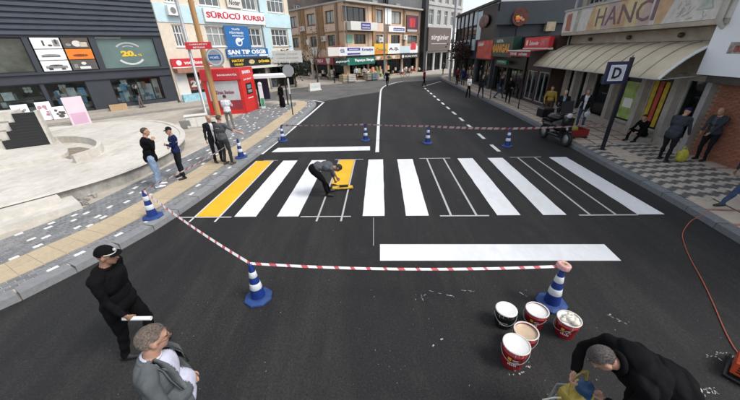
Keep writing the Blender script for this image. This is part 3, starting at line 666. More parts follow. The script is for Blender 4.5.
u0, u1 = hpx(F, 406, 22), hpx(F, 417.5, 22); s = F.box('poster', u0, u1, 6.0, 8.3, .06, .14, mat('poster_plum', (.10, .03, .05), .5)); 
for k, (a, c) in enumerate(((.25, .5), (.55, .72))): F.box('figure', u0 + (u1 - u0) * a, u0 + (u1 - u0) * c, 6.7, 7.9, .14, .144 + .004 * k, RED, s)
F.box('caption', u0 + .2, u1 - .2, 6.1, 6.4, .14, .146, PALETXT, s)
F.box('floor_band', .0, WR, 5.86, 5.975, 0, .16, BROWNR)
# sign band above the shops
segs = [(328, 339, OFFW, ''), (339, 346.5, WHITE, 'FİZİK'), (346.5, 361, WHITE, ''), (361, 374.5, WHITE, 'Kırtasiye'), (374.5, 388, YELS, 'Özata'), (388, 400, WHITE, 'A.Ş.'), (400, 410, PALEB, ''), (410, 417.5, WHITE, '')]
bz0, bz1 = 3.12, 4.12
for i, (a, c, m_, tx) in enumerate(segs):
    u0, u1 = F.uz(a, 51, .5)[0], F.uz(c, 51, .5)[0]; s = F.box('sign_panel', u0 + .01, u1 - .01, bz0 + (.0 if i % 2 else .03), bz1 + (.35 if i in (4, 5) else 0), .35, .5, m_)
    if tx: F.text(tx, u0 + .2, u1 - .3, bz0 + .4, bz1 - .15, .503, {4: BROWNR}.get(i, PURP if i < 4 else BLACKM), s, .03)
    if i == 2: 
        F.box('blue_field', u0 + .15, u1 - .15, bz0 + .55, bz1 - .1, .5, .504, PURP, s); F.text('BAHÇELİ', u0 + .5, u1 - .5, bz0 + .62, bz1 - .2, .506, WHITE, s, .03); F.box('blue_field', u0 + .15, u1 - .15, bz0 + .1, bz0 + .3, .5, .504, PURP, s)
    if i == 4: F.box('orange_field', u0 + .1, u0 + (u1 - u0) * .7, bz0 + .08, bz0 + .42, .5, .504, ORG, s)
    if i == 7: F.box('red_field', u0 + .1, u1 - .5, bz0 + .45, bz1 - .05, .5, .504, RED, s); F.box('red_field', u0 + .3, u1 - .6, bz1 - .05, bz1 + .5, .48, .504, RED, s)
F.box('dark_fascia', -.2, WR, 2.72, 3.1, .2, .42, BLACKM)
low2 = [(318, 341, DGRN, ''), (341, 350, mat('teal_sign', (.05, .2, .17), .5, .3), ''), (350, 375, GRN, 'Papatya Simge'), (375.5, 400, mat('food_sign', (.45, .27, .14), .5, .7, 3), ''), (400, 418, BLACKM, '')]
for i, (a, c, m_, tx) in enumerate(low2):
    u0, u1 = F.uz(a, 60, .8)[0], F.uz(c, 60, .8)[0]; u0 = max(u0, -.55); s = F.box('shop_sign', u0 + .01, u1 - .01, 2.02 + (.4 if i > 2 else 0), 2.86 + (.1 if i > 2 else 0), .55, .8, m_)
    if tx: F.text(tx, u0 + .9, u1 - .25, 2.3, 2.72, .803, WHITE, s, .05)
    if i == 0: F.text('Papatya', u0 + .3, u1 - .9, 2.35, 2.65, .803, OFFW, s, .03)
    if i == 1: F.text('SİMİT', u0 + .3, u1 - .3, 2.4, 2.7, .803, OFFW, s, .02)
    if i == 3: 
        for k in range(4): b = MB(F.L); uu = u0 + .6 + k * (u1 - u0 - 1) / 4; b.add([(uu + .4 * math.cos(6.283 * j / 14), -.804, 2.7 + .2 * math.sin(6.283 * j / 14)) for j in range(14)], [tuple(range(14))]); b.build('print', (OFFW, ORG, PK, OFFW)[k], s)
    if i == 4:
        b = MB(F.L); b.add([(u0 + .75 + .27 * math.cos(6.283 * j / 16), -.804, 2.7 + .22 * math.sin(6.283 * j / 16)) for j in range(16)], [tuple(range(16))]); b.build('emblem', WHITE, s); F.text('KAHVE', u0 + 1.3, u1 - .3, 2.56, 2.82, .803, OFFW, s, .03)
# left face
hL2 = [FL.r(289, 16, 297, 26), FL.r(306, 14.5, 315, 24), FL.r(324.5, 11.5, 334, 22)]; hL2 = [(h[0], h[1], 6.95, 8.35) for h in hL2]
hL1 = [FL.r(292, 38, 299, 46), FL.r(310, 37, 317, 46), FL.r(327, 35, 335.5, 46)]; hL1 = [(h[0], h[1], 4.3, 5.6) for h in hL1]
hLg = [(1, 5.5, .3, 2.5), (6, 9.6, .3, 2.5), (10, 13.2, .3, 2.5)]
FL.wall('wall', 0, LW, 0, 9.0, hL2 + hL1 + hLg, TANR, .3)
for h in hL2: FL.window(h, 2, 1, BFRAME, GLASSL, .2, .1, sill=BROWNR)
for h in hL1: FL.window(h, 2, 1, BFRAME, GLASSM, .2, .1)
for h in hLg: shopfront(FL, h, 3, BLACKM, .25, 2.8, ((.1, .1, .1), (.3, .26, .2), (.2, .06, .05)), 12)
for x in (302, 320, 336.8): FL.box('pilaster', FL.uz(x, 20)[0] - (.75 if x < 330 else .25), FL.uz(x, 20)[0] + (.75 if x < 330 else .25), 4.0, 8.95, 0, .13, BROWNR)
for h in hL2: FL.box('spandrel', h[0] - .25, h[1] + .25, 6.0, 6.85, 0, .06, PINKR)
for h in hL1[1:]: FL.box('spandrel', h[0] - .25, h[1] + .25, 3.3, 4.2, 0, .06, OFFW if h is hL1[1] else PINKR)
FL.box('floor_band', .0, LW - .05, 5.86, 5.975, 0, .15, BROWNR)
s = FL.box('shop_sign', 7.2, 11.8, 2.05, 2.95, .3, .55, mat('crimson_sign', (.25, .02, .035), .5, .15)); FL.text('FIRIN', 7.6, 9.4, 2.3, 2.7, .553, OFFW, s, .03)
b = MB(FL.L); b.add([(10.6 - .5, -.555, 2.85), (10.6 - .3, -.555, 2.25), (10.6, -.555, 2.1), (10.6 + .3, -.555, 2.25), (10.6 + .5, -.555, 2.85)], [(0, 1, 2, 3, 4)]); b.build('emblem', OFFW, s)
FL.box('side_sign', 11.95, 13.6, 2.05, 2.85, .3, .5, DGRN); FL.box('red_board', 11.7, 13.3, 3.05, 4.35, .3, .45, mat('coral_sign', (.62, .13, .10), .5, .2))
FL.box('awning_post_sign', 6.2, 6.9, 2.1, 3.1, .3, .4, OFFW)
# roof slab with pale gutter
b = MB(FL.L); du, dzz = FL.uz(308, 42, .5); b.ell((du, -.5, dzz), (.42, .10, .42), 18, 10); b.tube([(du, -.4, dzz - .1), (du + .1, 0, dzz - .4)], .03, 6); b.build('satellite_dish', WHITE, r3)
for ff, uu, zz_ in ((FL, 4.3, 6.35), (FL, 9.2, 4.9), (F, 6.3, 4.7), (F, 12.2, 5.0)):
    a_ = ff.box('air_conditioner', uu, uu + .85, zz_, zz_ + .6, .1, .42, OFFW); q_ = MB(ff.L); q_.add([(uu + .32 + .2 * math.cos(6.283 * j / 14), -.424, zz_ + .3 + .2 * math.sin(6.283 * j / 14)) for j in range(14)], [tuple(range(14))]); q_.build('fan_grille', PO, a_)
for uu in (3.0, 8.0, 13.5): F.box('roof_unit', uu, uu + 1.1, 9.23, 10.0, -3.2, -2.2, GREYR)
for ff, w_ in ((F, WR), (FL, LW)):
    for uu in np.arange(.2, w_, 4.1): MB(ff.L).tube([(uu, -.18, 3.0), (uu, -.18, 8.9)], .05, 6).build('downpipe', GREYP, r3)
goods(F, 60, .4, 8.4, .14, 1.5, .25, 1.0, ((.5, .42, .3), (.6, .58, .52), (.35, .2, .1), (.2, .3, .15), (.55, .2, .1), (.3, .3, .33)), .18, .5, 'street_display')
goods(F, 26, 8.6, 16.5, .14, 1.2, .25, .8, ((.3, .25, .2), (.5, .5, .48), (.12, .12, .13), (.3, .1, .08)), .15, .45, 'street_display')
goods(FL, 24, 5.5, 13.2, .14, 1.3, .25, .9, ((.2, .18, .15), (.4, .36, .3), (.1, .14, .1), (.35, .3, .28)), .15, .5, 'street_display')
cn = Vector((0, 0)); Lm = FL.L; pL = (Lm @ Vector((0, 0, 0))); 
rp_ = [Vector((pL.x, pL.y)), Vector((0, 0)), Vector((WR, 0)), Vector((WR, 11)), Vector((pL.x + 6, pL.y + 8))]
rr = [Vector((pL.x - .4, pL.y - .5)), Vector((-.15, -.62)), Vector((WR + .2, -.55)), Vector((WR + .2, 11)), Vector((pL.x + 6, pL.y + 8))]
MB().prism(rr, 9.02, 9.22, 0).build('roof_slab', STONE, r3)
MB().prism([p * 1.0 for p in rp_], 8.8, 9.015, 0).build('ceiling', TANR, r3)
# blocks behind it
def plain_block(name, loc, H, w, dpt, hgt, m, label, nx, nz, z0=1, wm=GLASSD, ww=1.1, wh_=1.4, fm=WFRAME):
    r = empty(name, (*loc, 0), rot(H), label, 'building'); f = Facade(r); hs = []
    for i in range(nx):
        for j in range(nz):
            u = (i + .5) * w / nx; z = z0 + (j + .5) * (hgt - z0) / nz; hs.append((u - ww / 2, u + ww / 2, z - wh_ / 2, z + wh_ / 2))
    f.wall('wall', 0, w, 0, hgt, hs, m, .2, thick=dpt)
    for h in hs: f.window(h, 2, 1, fm, wm, .15, .07)
    return r, f
plain_block('apartment_block', (2.5, 60.5), 42, 16, 9, 20, GREYR, 'tall grey apartment block rising behind the tan corner block', 5, 5, 3)
plain_block('brown_block', (-17, 64), 60, 20, 8, 15.5, mat('dark_brick_render', (.10, .08, .075), .9, .3, 1.5, .4, 10), 'dark brown block seen over the roof left of the corner', 6, 4, 3)
# grey tower with the taupe sign
r4 = empty('tower_building', (9.9, 55.8, 0), rot(43), 'tall grey office tower with a big taupe shop sign', 'building'); F = Facade(r4)
TW = 11.5; hs = []
for i in range(5):
    for j in range(5): u = 1.0 + i * 2.25; hs.append((u - .5 + (.3 if i else 0), u + .9, 7.2 + j * 3.1, 9.3 + j * 3.1))
hg_ = [(.6, 2.6, .2, 3.0), (3.1, 5.1, .2, 3.0), (5.6, 7.4, .2, 3.0), (8.2, 10.8, .2, 3.0)]
F.wall('wall', 0, TW, 0, 24, hs + hg_, STONE, .3, thick=8)
for h in hs: F.window(h, 2, 2, WFRAME, GLASSM, .2, .08, .7)
for h in hg_: shopfront(F, h, 2, BLACKM, .25, 2.4, ((.1, .06, .05), (.3, .28, .26), (.05, .05, .06)), 6)
F.box('dark_edge', -.9, -.02, 0, 24, -.5, .25, BLACKM)
u1 = 7.3; s = F.box('sign', -.0, u1, 3.3, 6.75, .05, .45, TAUPE); F.text('sürgünler', .9, u1 - .8, 4.75, 5.75, .453, OFFW, s, .01); F.box('underline', 1.0, u1 - 1.0, 4.33, 4.39, .45, .455, OFFW, s)
F.box('white_banner', u1 + .05, TW - .2, 1.7, 6.8, .3, .38, WHITE)
for i in range(3): F.box('pier', u1 + .2 + i * 1.6, u1 + .55 + i * 1.6, 0, 3.2, .1, .45, OFFW)
for j in range(5): F.box('string_course', .02, TW, 6.78 + j * 3.1, 6.95 + j * 3.1, .0, .12, STONE)
# ================================================================== right hand row, far to near: local x runs towards the camera
HR = 181.5
def rx(y): return 11.5 + (y - 26) * .026
# modern dark building with pale fins
LR = 14.7; r5 = empty('fin_building', (rx(45), 45, 0), rot(HR), 'dark glass building with rows of pale panels between fins', 'building'); F = Facade(r5)
zz = [F.uz(461, y)[1] for y in (16.5, 28.5, 40.5, 50)]; zc = zz[0]
gh = [(.6, 4.4, .3, 2.6), (5, 9.2, .3, 2.6), (9.8, 14.2, .3, 2.6)]
F.wall('wall', 0, LR, 0, zc, gh, NAVY2, .3, thick=7)
for h in gh: shopfront(F, h, 3, BLACKM, .25, 2.6, ((.1, .08, .08), (.3, .28, .3), (.2, .05, .04)), 10)
for i in range(5):
    u = .1 + i * 1.75
    F.box('fin', u, u + .3, zz[3] - .1, zc - .02, .0, .14, BLACKM)
    F.box('glass_panel', u + .32, u + 1.72, zz[2] + .03, zz[1] - .03, .0, .05, GLASSD); F.box('pale_panel', u + .7, u + 1.72, zz[3], zz[2], .0, .13, PALEB); F.box('pale_panel', u + .7, u + 1.72, zz[1], zc - .15, .0, .13, PALEB)
F.box('cornice', -.1, LR + .02, zc + .005, zc + .2, 0, .35, BLACKM)
F.box('facade_panel', 9.2, LR - .1, 3.4, zc - .1, .02, .12, BLACKM)
F.box('facade_panel', 9.2, 10.6, 4.4, zc - .25, .122, .16, PALEB)
q = F.r(480, 16, 488, 27, .3)
b = MB(); b.ell(((q[0] + q[1]) / 2, -.3, (q[2] + q[3]) / 2), ((q[1] - q[0]) / 2, .14, (q[3] - q[2]) / 2), 18, 10); b.build('roundel', mat('mural_dark', (.16, .085, .075), .6, .9, 3), r5)
q = F.r(478, 41, 490.5, 59, .7); F.box('red_sign', q[0], q[1] - .02, q[2], q[3], .45, .7, mat('food_red', (.46, .05, .04), .5, .55, 1.6)); F.text('KEBAP', q[0] + .3, q[0] + 1.9, q[3] - .45, q[3] - .15, .703, OFFW, None, .04)
# dark restaurant: its side wall faces the camera
r6 = empty('restaurant_building', (rx(30.2) - .1, 30.2, 0), rot(90), 'dark slate restaurant whose side wall carries a round flame sign', 'building')
FS = Facade(r6)
zt = FS.uz(525, 10.5)[1]; zf = FS.uz(510, 24.5)[1]; q = FS.r(500.5, 26, 515, 40)
FS.wall('side_wall', 0, 12, 0, zt - .02, [q], NAVY2, .2, thick=.28)
FS.box('upper_fascia', -.2, 12, zf, zt, .01, .3, mat('teal_black', (.030, .042, .05), .5, .1, 2))
FS.window(q, 3, 1, BFRAME, mat('amber_glass', (.16, .13, .09), .15, .5, 2), .15)
u, z = FS.uz(520.5, 16.5, .42); R0 = abs(FS.uz(528.5, 16.5, .42)[0] - u); n = 28
disc = MB()
disc.add([(u + R0 * math.cos(6.283 * i / n), -.42, z + R0 * math.sin(6.283 * i / n)) for i in range(n)] + [(u + R0 * math.cos(6.283 * i / n), -.31, z + R0 * math.sin(6.283 * i / n)) for i in range(n)], [tuple(range(n))] + [(i, n + i, n + (i + 1) % n, (i + 1) % n) for i in range(n)]); q = disc.build('round_sign', mat('ember', (.09, .022, .012), .5, .8, 2), r6)
for k in range(9):
    a = random.uniform(0, 6.28); rr_ = random.uniform(0, .6) * R0; fl = MB(); cx, cz = u + rr_ * math.cos(a), z - .15 * R0 + rr_ * .7 * math.sin(a); s_ = random.uniform(.15, .33) * R0
    fl.add([(cx + s_ * math.cos(6.283 * j / 7) * random.uniform(.5, 1.1), -.424 - .001 * k, cz + s_ * math.sin(6.283 * j / 7) * random.uniform(.4, .9)) for j in range(7)], [tuple(range(7))]); fl.build('flame', [ORG, BRED, YELS, mat('ember_grey', (.3, .28, .27), .5)][k % 4], q)
q = FS.r(545, 22, 552, 31); FS.box('awning_lamp', q[0], q[1], q[2], q[3], .0, .4, mat('khaki', (.36, .30, .2), .7, .3, 4))
zg = FS.uz(525, -12)[1]; MB().box(0, 11.5, .30, .6, zt * .5, zg).build('gable', mat('pale_wall', (.56, .57, .57), .85, .05, 2, .1, 30), r6); FS.box('gable_coping', -.1, 11.6, zg + .005, zg + .12, -.7, -.2, STEEL)
# low grill shop with black and green sign
Lq = 6.15; r7 = empty('grill_shop', (rx(29.65), 29.65, 0), rot(HR), 'low grill shop under a black green sign with orange lettering', 'shop'); F = Facade(r7)
q = F.r(494, 39, 514, 57.5, .65); zq0, zq1 = q[2], F.uz(505, 37, .65)[1]
hh = [(.2, 2.9, .2, 2.2), (3.1, 5.9, .2, 2.2)]; F.wall('wall', 0, Lq, 0, zq1 - .05, hh, BLACKM, .2, thick=6)
for h in hh: shopfront(F, h, 2, BLACKM, .2, 2.2, ((.25, .06, .04), (.2, .17, .14), (.08, .08, .08)), 9)
s = F.box('sign', .1, 4.9, zq0, zq1, .02, .65, DGRN); hq = zq1 - zq0
F.text('USTA', 1.6, 3.0, zq1 - .36, zq1 - .14, .653, OFFW, s, .03); F.text('MANGAL', .5, 4.6, zq0 + .22 * hq, zq0 + .66 * hq, .653, mat('orange_text', (.62, .26, .02), .5, .3, 6), s, .06)
q = F.r(497, 59.5, 506, 64.5, .5); g = F.box('green_box', *q, .3, .5, GRN); F.text('AÇIK', q[0] + .25, q[1] - .25, q[2] + .12, q[3] - .1, .503, OFFW, g, .03)
# low red shop with maroon awning
Lk = 3.3; r8 = empty('doner_shop', (rx(23.4) + .1, 23.4, 0), rot(HR), 'low red fronted doner shop with a maroon awning', 'shop'); F = Facade(r8)
q = F.r(526.5, 40, 556, 47.5, .5); zk1, zk0 = F.uz(540, 36.8, .5)[1], F.uz(540, 47.5, .5)[1]
hh = [(.15, 1.6, .3, 2.2), (1.75, 3.15, .3, 2.2)]; F.wall('wall', 0, Lk, 0, zk1 + .05, hh, mat('dark_brown_front', (.05, .025, .022), .6, .2, 3), .2, thick=6)
for h in hh: shopfront(F, h, 2, STEEL, .12, 1.6, ((.05, .3, .28), (.4, .35, .1), (.3, .08, .06), (.2, .25, .3), (.45, .45, .42)), 30)
s = F.box('sign', .03, Lk, zk0, zk1, .25, .5, RED); hk = zk1 - zk0; F.text('İskender', .75, 2.1, zk0 + .25 * hk, zk0 + .75 * hk, .503, OFFW, s, .03, .2); F.box('pale_print', 2.25, 3.15, zk0 + .1, zk1 - .1, .5, .504, mat('print_pink', (.55, .12, .12), .5, .6, 5), s); F.box('gold_figure', .25, .5, zk0 + .15, zk1 - .15, .5, .504, OFFW, s)
za = zk0 - .12; zb_ = F.uz(530, 57, 1.5)[1]
b = MB(F.L); b.add([(-.15, -.5, za), (Lk + .03, -.5, za), (Lk + .03, -1.5, zb_ + .3), (-.15, -1.5, zb_ + .3), (-.15, -1.5, zb_), (Lk + .03, -1.5, zb_), (-.15, -.5, za + .04), (Lk + .03, -.5, za + .04), (Lk + .03, -1.53, zb_ + .33), (-.15, -1.53, zb_ + .33), (-.15, -1.53, zb_), (Lk + .03, -1.53, zb_)],
    [(0, 1, 2, 3), (3, 2, 5, 4), (6, 9, 8, 7), (9, 10, 11, 8), (0, 3, 9, 6), (1, 7, 8, 2), (3, 4, 10, 9), (2, 8, 11, 5)]); aw = b.build('awning', MAROON, r8)
F.box('awning_trim', -.15, Lk + .03, zb_ + .3, zb_ + .38, 1.532, 1.545, OFFW, aw); F.text('TAVUK', .4, 1.5, zb_ + .07, zb_ + .24, 1.536, OFFW, aw, .03); F.text('DÖNER', 1.8, 3.0, zb_ + .07, zb_ + .24, 1.536, OFFW, aw, .03)
F.box('white_ledge', -.02, Lk + .02, zk0 - .11, zk0 - .01, .2, .56, OFFW)
# ================================================================== old building with the painted balcony band
r9 = empty('mural_building', (12.3, 20.0, 0), rot(184), 'old building with HANCI painted on its balcony band above a cream curved canopy', 'building'); F = Facade(r9)
L9 = 9.7
hs = [(.45 + i * 1.5, 1.75 + i * 1.5, 5.65, 7.3) for i in range(6)]
gl = [(.35, 1.3, .25, 2.55), (1.6, 2.5, .25, 2.55), (2.9, 4.6, .25, 2.55), (5.0, 6.5, .45, 2.55), (6.8, 8.05, .45, 2.55), (8.35, 9.35, .45, 2.55)]
F.wall('wall', 0, L9, 0, 10.5, hs + gl, SKIRT, .22, thick=8)
for h in hs: F.window(h, 3, 1, mat('aluminium_frame', (.36, .35, .33), .5, .1), GLASSD, .15, .07)
cols9 = ((.45, .40, .08), (.5, .3, .05), (.2, .25, .35), (.45, .42, .38), (.4, .1, .06), (.1, .12, .14))
for i, h in enumerate(gl): shopfront(F, h, 1, mat('shop_frame', (.42, .40, .37), .5, .1), .12, 1.6, cols9 if i > 2 else ((.07, .06, .06), (.2, .18, .16)), 22 if i > 2 else 6)
gp = F.box('green_poster', 5.35, 6.2, .6, 2.2, -.10, -.07, mat('lime_poster', (.30, .42, .12), .5, .4, 3)); F.box('white_field', 5.5, 6.05, 1.1, 1.5, -.07, -.065, WHITE, gp)
for k, c in enumerate(((.5, .36, .03), (.42, .06, .04), (.5, .36, .03), (.1, .16, .3))): F.box('hanging_banner', 6.9 + .28 * k, 7.1 + .28 * k, .6, 2.35, -.10, -.07, mat('banner_%d' % k, c, .6, .3, 5))
for u in (1.45, 2.7, 4.8, 6.65, 8.2, 9.5): F.box('column', u - .13, u + .13, .13, 2.7, 0, .2, mat('column_render', (.34, .32, .29), .8, .12, 4))
F.box('plinth', 0, L9, .05, .42, 0, .24, PLINTH)
bd = .75
F.box('balcony_floor', -.1, L9, 4.22, 4.36, 0, bd, SKIRT)
band = F.box('balcony_band', -.1, L9, 4.37, 5.42, bd - .14, bd, mat('mural_white', (.56, .54, .49), .8, .12, 5, .2, 40, var2=.15)); F.box('coping', -.15, L9, 5.425, 5.5, bd - .2, bd + .05, STEEL, band)
mur = [((.75, 1.0), (.9, 1.35), mat('mural_rust', (.36, .15, .10), .8, .3, 4)), ]
def mpoly(pts, m, dd): b = MB(F.L); b.add([(p[0], -bd - dd, 4.37 + p[1] * 1.05) for p in pts], [tuple(range(len(pts)))]); b.build('mural_patch', m, band)
MO = mat('mural_ochre', (.50, .34, .20), .8, .15, 4, var2=.15); MY = mat('mural_yellow', (.56, .47, .27), .8, .15, 4, var2=.15); MP = mat('mural_mauve', (.47, .36, .33), .8, .15, 4); MR = mat('mural_rust', (.34, .17, .13), .8, .5, 7); MG = mat('mural_grey', (.40, .40, .38), .8, .25, 9); ML = mat('mural_purple', (.20, .12, .13), .8, .25, 6)
mpoly([(.25, .1), (.8, .05), (.7, .9), (.2, .85)], MR, .003); mpoly([(1.1, 0), (1.5, 0), (1.55, 1), (1.2, 1)], mat('mural_sage', (.36, .38, .30), .8, .3, 6), .003)
mpoly([(2.3, 0), (3.0, 0), (2.75, 1), (2.55, 1)], MO, .003); mpoly([(3.0, 0), (3.5, .0), (3.8, 1), (2.75, 1)], MY, .003)
mpoly([(3.5, 0), (4.3, 0), (4.6, 1), (3.8, 1)], MP, .003); mpoly([(4.3, 0), (5.2, 0), (5.0, 1), (4.6, 1)], MO, .003); mpoly([(5.2, 0), (5.9, 0), (6.2, 1), (5.0, 1)], MY, .003); mpoly([(5.9, 0), (6.6, 0), (6.4, 1), (6.2, 1)], MP, .003)
mpoly([(6.85, 0), (7.15, 0), (7.6, 1), (6.75, 1)], MO, .004)
for k in range(30): 
    cu, cz = random.uniform(7.55, 9.1), random.uniform(.08, .92); an = random.uniform(0, 3.1); l_ = random.uniform(.06, .16); dx, dz = math.cos(an) * l_, math.sin(an) * l_; mpoly([(cu - dx, cz - dz), (cu + dx, cz + dz), (cu + dx + .03, cz + dz - .02), (cu - dx + .03, cz - dz - .02)], MG, .003 + .0003 * k)
mpoly([(8.5, .3), (8.8, .75), (9.1, .3)], mat('mural_sketch', (.42, .46, .42), .8, .2, 6), .014)
xs = [3.0, 3.75, 4.65, 5.65, 6.55, 7.35]
for i, ch in enumerate('HANCI'): F.text(ch, xs[i] + .05, xs[i + 1] - (.08 if i < 4 else .58), 4.53, 5.27, bd + .006, ML, band, .0 if ch != 'I' else .0)
F.box('beam', -.05, L9, 3.78, 4.2, 0, .12, SKIRT)
for u in (2.0, 4.9, 7.6): MB(F.L).ell((u, -.2, 3.98), (.09, .12, .09), 10, 6).build('lamp', BFRAME, r9)
# curved canopy of sheets between ribs
def prof(t): return (1.75 * t ** .92, 2.62 + 1.12 * (1 - t ** 1.75))
can = MB(F.L).box(-.6, 9.3, -.08, -.0, 3.70, 3.76).build('canopy', STEEL, r9)
nc = 11
for i in range(nc):
    ua, ub = -.6 + 9.9 * i / nc, -.6 + 9.9 * (i + 1) / nc; b = MB(F.L); vs = []
    for k in range(9):
        d_, z_ = prof(k / 8)
        for u_, dz in ((ua, 0), ((ua + ub) / 2, .02), (ub, 0)): vs.append((u_, -d_, z_ + dz))
    m3 = len(vs); vs += [(v[0], v[1] + .012, v[2] - .016) for v in vs]
    fs = []
    for k in range(8):
        for j in range(2): q = (3 * k + j, 3 * k + j + 1, 3 * k + 4 + j, 3 * k + 3 + j); fs += [q[::-1], tuple(m3 + x for x in q)]
    fs.append((24, 25, m3 + 25, m3 + 24)); fs.append((25, 26, m3 + 26, m3 + 25))
    b.add(vs, fs, 0, True); b.build('canopy_sheet', CANOPY, can)
for i in range(nc + 1):
    ua = -.6 + 9.9 * i / nc; MB(F.L).tube([(ua, -prof(k / 8)[0] - .005, prof(k / 8)[1] + .008) for k in range(9)], .022 if i < nc else .05, 6).build('rib', mat('rib_metal', (.30, .26, .19), .5, .15) if i < nc else WFRAME, can)
MB(F.L).tube([(-.6, -1.75, 2.62), (9.3, -1.75, 2.62)], .025, 6).build('edge_rail', STEEL, can)
for u in (-.6, 2.6, 5.7, 9.3): MB(F.L).tube([(u, -.02, 2.75), (u, -1.7, 2.62)], .02, 6).build('bracket', STEEL, can)
MB(F.L).tube([(L9 - .15, -.3, 3.9), (L9 - .15, -.85, 4.3), (L9 - .1, -.85, 10)], .09, 8).build('downpipe', mat('pipe_cream', (.52, .50, .45), .6, .1), r9)
MB(F.L).tube([(-.12, -.25, 2.9), (-.12, -.25, 10)], .07, 8).build('downpipe', STEEL, r9)
# ================================================================== brick shop, near right, big white signboard
r10 = empty('brick_shop', (11.6, 10.4, 0), rot(184), 'brick fronted shop under a large plain white signboard', 'shop'); F = Facade(r10)
L10 = 9
dz = [(1.75, 3.6, .3, 2.5), (4.2, 7.6, .3, 2.5)]
F.wall('wall', 0, L10, 0, 9.5, dz, mat('mortar', (.30, .25, .21), .95, .2, 8, .3, 40), .25, thick=7)
for h in dz: shopfront(F, h, 2, WFRAME, .15, 2.0, ((.3, .3, .3), (.1, .1, .12), (.35, .3, .25)), 9)
bk = MB().bbox(-.098, .098, -.018, .05, -.03, .03, .006).mesh('brick', BRICK); nb = 0; z = .18; row = 0
while z < 2.95:
    u = .12 + (.1 if row % 2 else 0)
    while u < 1.7:
        if nb < 300: link('brick', bk, r10, (u, 0, z)); nb += 1
        u += .208
    z += .072; row += 1
F.box('door_post', -.16, .0, 0, 3.1, 0, .22, STEEL)
sb = F.box('signboard', -.28, L10, 2.78, 8.2, .45, .62, mat('board_white', (.82, .85, .88), .5, .03, 1, var2=.03)); 
q = F.r(728, 42, 760, 54, .62); F.box('picture', q[0] + .1, q[1], q[2], q[3], .62, .624, mat('photo_grey', (.30, .27, .25), .5, .5, 9), sb); F.box('picture', q[0] + .28, q[1], q[2] + .05, q[3] - .1, .62, .630, mat('photo_red', (.26, .08, .06), .5, .8, 9), sb)
F.box('fascia', 0, L10, 2.55, 2.76, 0, .5, PK)
# ================================================================== street things
def seg_cone_verts(A, B, ra, rb, n=12):
    """closed tapered limb with round ends"""
    A, B = Vector(A), Vector(B); d = (B - A); L = max(d.length, 1e-5); q = Vector((0, 0, 1)).rotation_difference(d.normalized()).to_matrix()
    prof = [(1e-4, -ra), (ra * .5, -ra * .87), (ra * .87, -ra * .5), (ra, 0), (rb, L), (rb * .87, L + rb * .5), (rb * .5, L + rb * .87), (1e-4, L + rb)]
    vs = []
    for r, z in prof:
        for j in range(n): t = 6.28318 * j / n; vs.append(A + q @ Vector((r * math.cos(t), r * math.sin(t), z)))
    k = len(prof); fs = [(i * n + j, i * n + (j + 1) % n, (i + 1) * n + (j + 1) % n, (i + 1) * n + j) for i in range(k - 1) for j in range(n)]
    return vs, fs
def ik(a, b, l1, l2, pole):
    a, b = Vector(a), Vector(b); d = b - a; D = min(d.length, (l1 + l2) * .999); d = d.normalized(); b = a + d * D
    x = (l1 * l1 - l2 * l2 + D * D) / (2 * D); h = math.sqrt(max(l1 * l1 - x * x, 0)); p = Vector(pole); p = (p - d * p.dot(d))
    p = p.normalized() if p.length > 1e-5 else Vector((0, 1, 0)); return a + d * x + p * h, b
SKIN = mat('skin', (.42, .235, .165), .6, .1, 9, .1, 60); SKIN2 = mat('skin_tanned', (.30, .16, .105), .6, .1, 9, .1, 60)
def cloth(n, c, r=.85): return mat('cloth_' + n, c, r, .14, 9, .35, 130, var2=.12, scale2=3, spec=.12)
CL = dict(black=cloth('black', (.0042, .0042, .005)), ink=cloth('ink', (.012, .013, .017)), navy=cloth('navy', (.016, .021, .042)), grey=cloth('grey', (.085, .09, .095)), char=cloth('charcoal', (.035, .037, .04)), suit=cloth('suit_grey', (.105, .115, .12)),
          white=cloth('white', (.62, .63, .66)), shirt=cloth('shirt_lilac', (.50, .50, .60)), jean=cloth('pale_denim', (.22, .30, .42)), denim=cloth('denim', (.045, .07, .13)), khaki=cloth('khaki', (.20, .17, .14)), red=cloth('red', (.14, .018, .025)), royal=cloth('royal', (.013, .02, .075)),
          slate=cloth('slate_blue', (.04, .048, .06)), brown=cloth('brown', (.07, .045, .03)), mustard=cloth('mustard', (.32, .22, .05)), lead=cloth('lead_grey', (.14, .135, .13)))
SHOE = mat('shoe_black', (.012, .011, .011), .45, .2, 9); SHOEW = mat('shoe_white', (.6, .6, .6), .6, .1, 9); SHOEB = mat('shoe_brown', (.09, .05, .03), .5, .2, 9)
HAIRD = mat('hair_dark', (.014, .011, .009), .6, .3, 40, .5, 200); HAIRG = mat('hair_grey', (.13, .115, .10), .7, .35, 40, .5, 200); HAIRW = mat('hair_white', (.4, .39, .37), .7, .2, 40, .5, 200); HAIRB = mat('hair_brown', (.06, .035, .02), .6, .3, 40, .5, 200)
EYE = mat('eye_dark', (.015, .012, .01), .3)
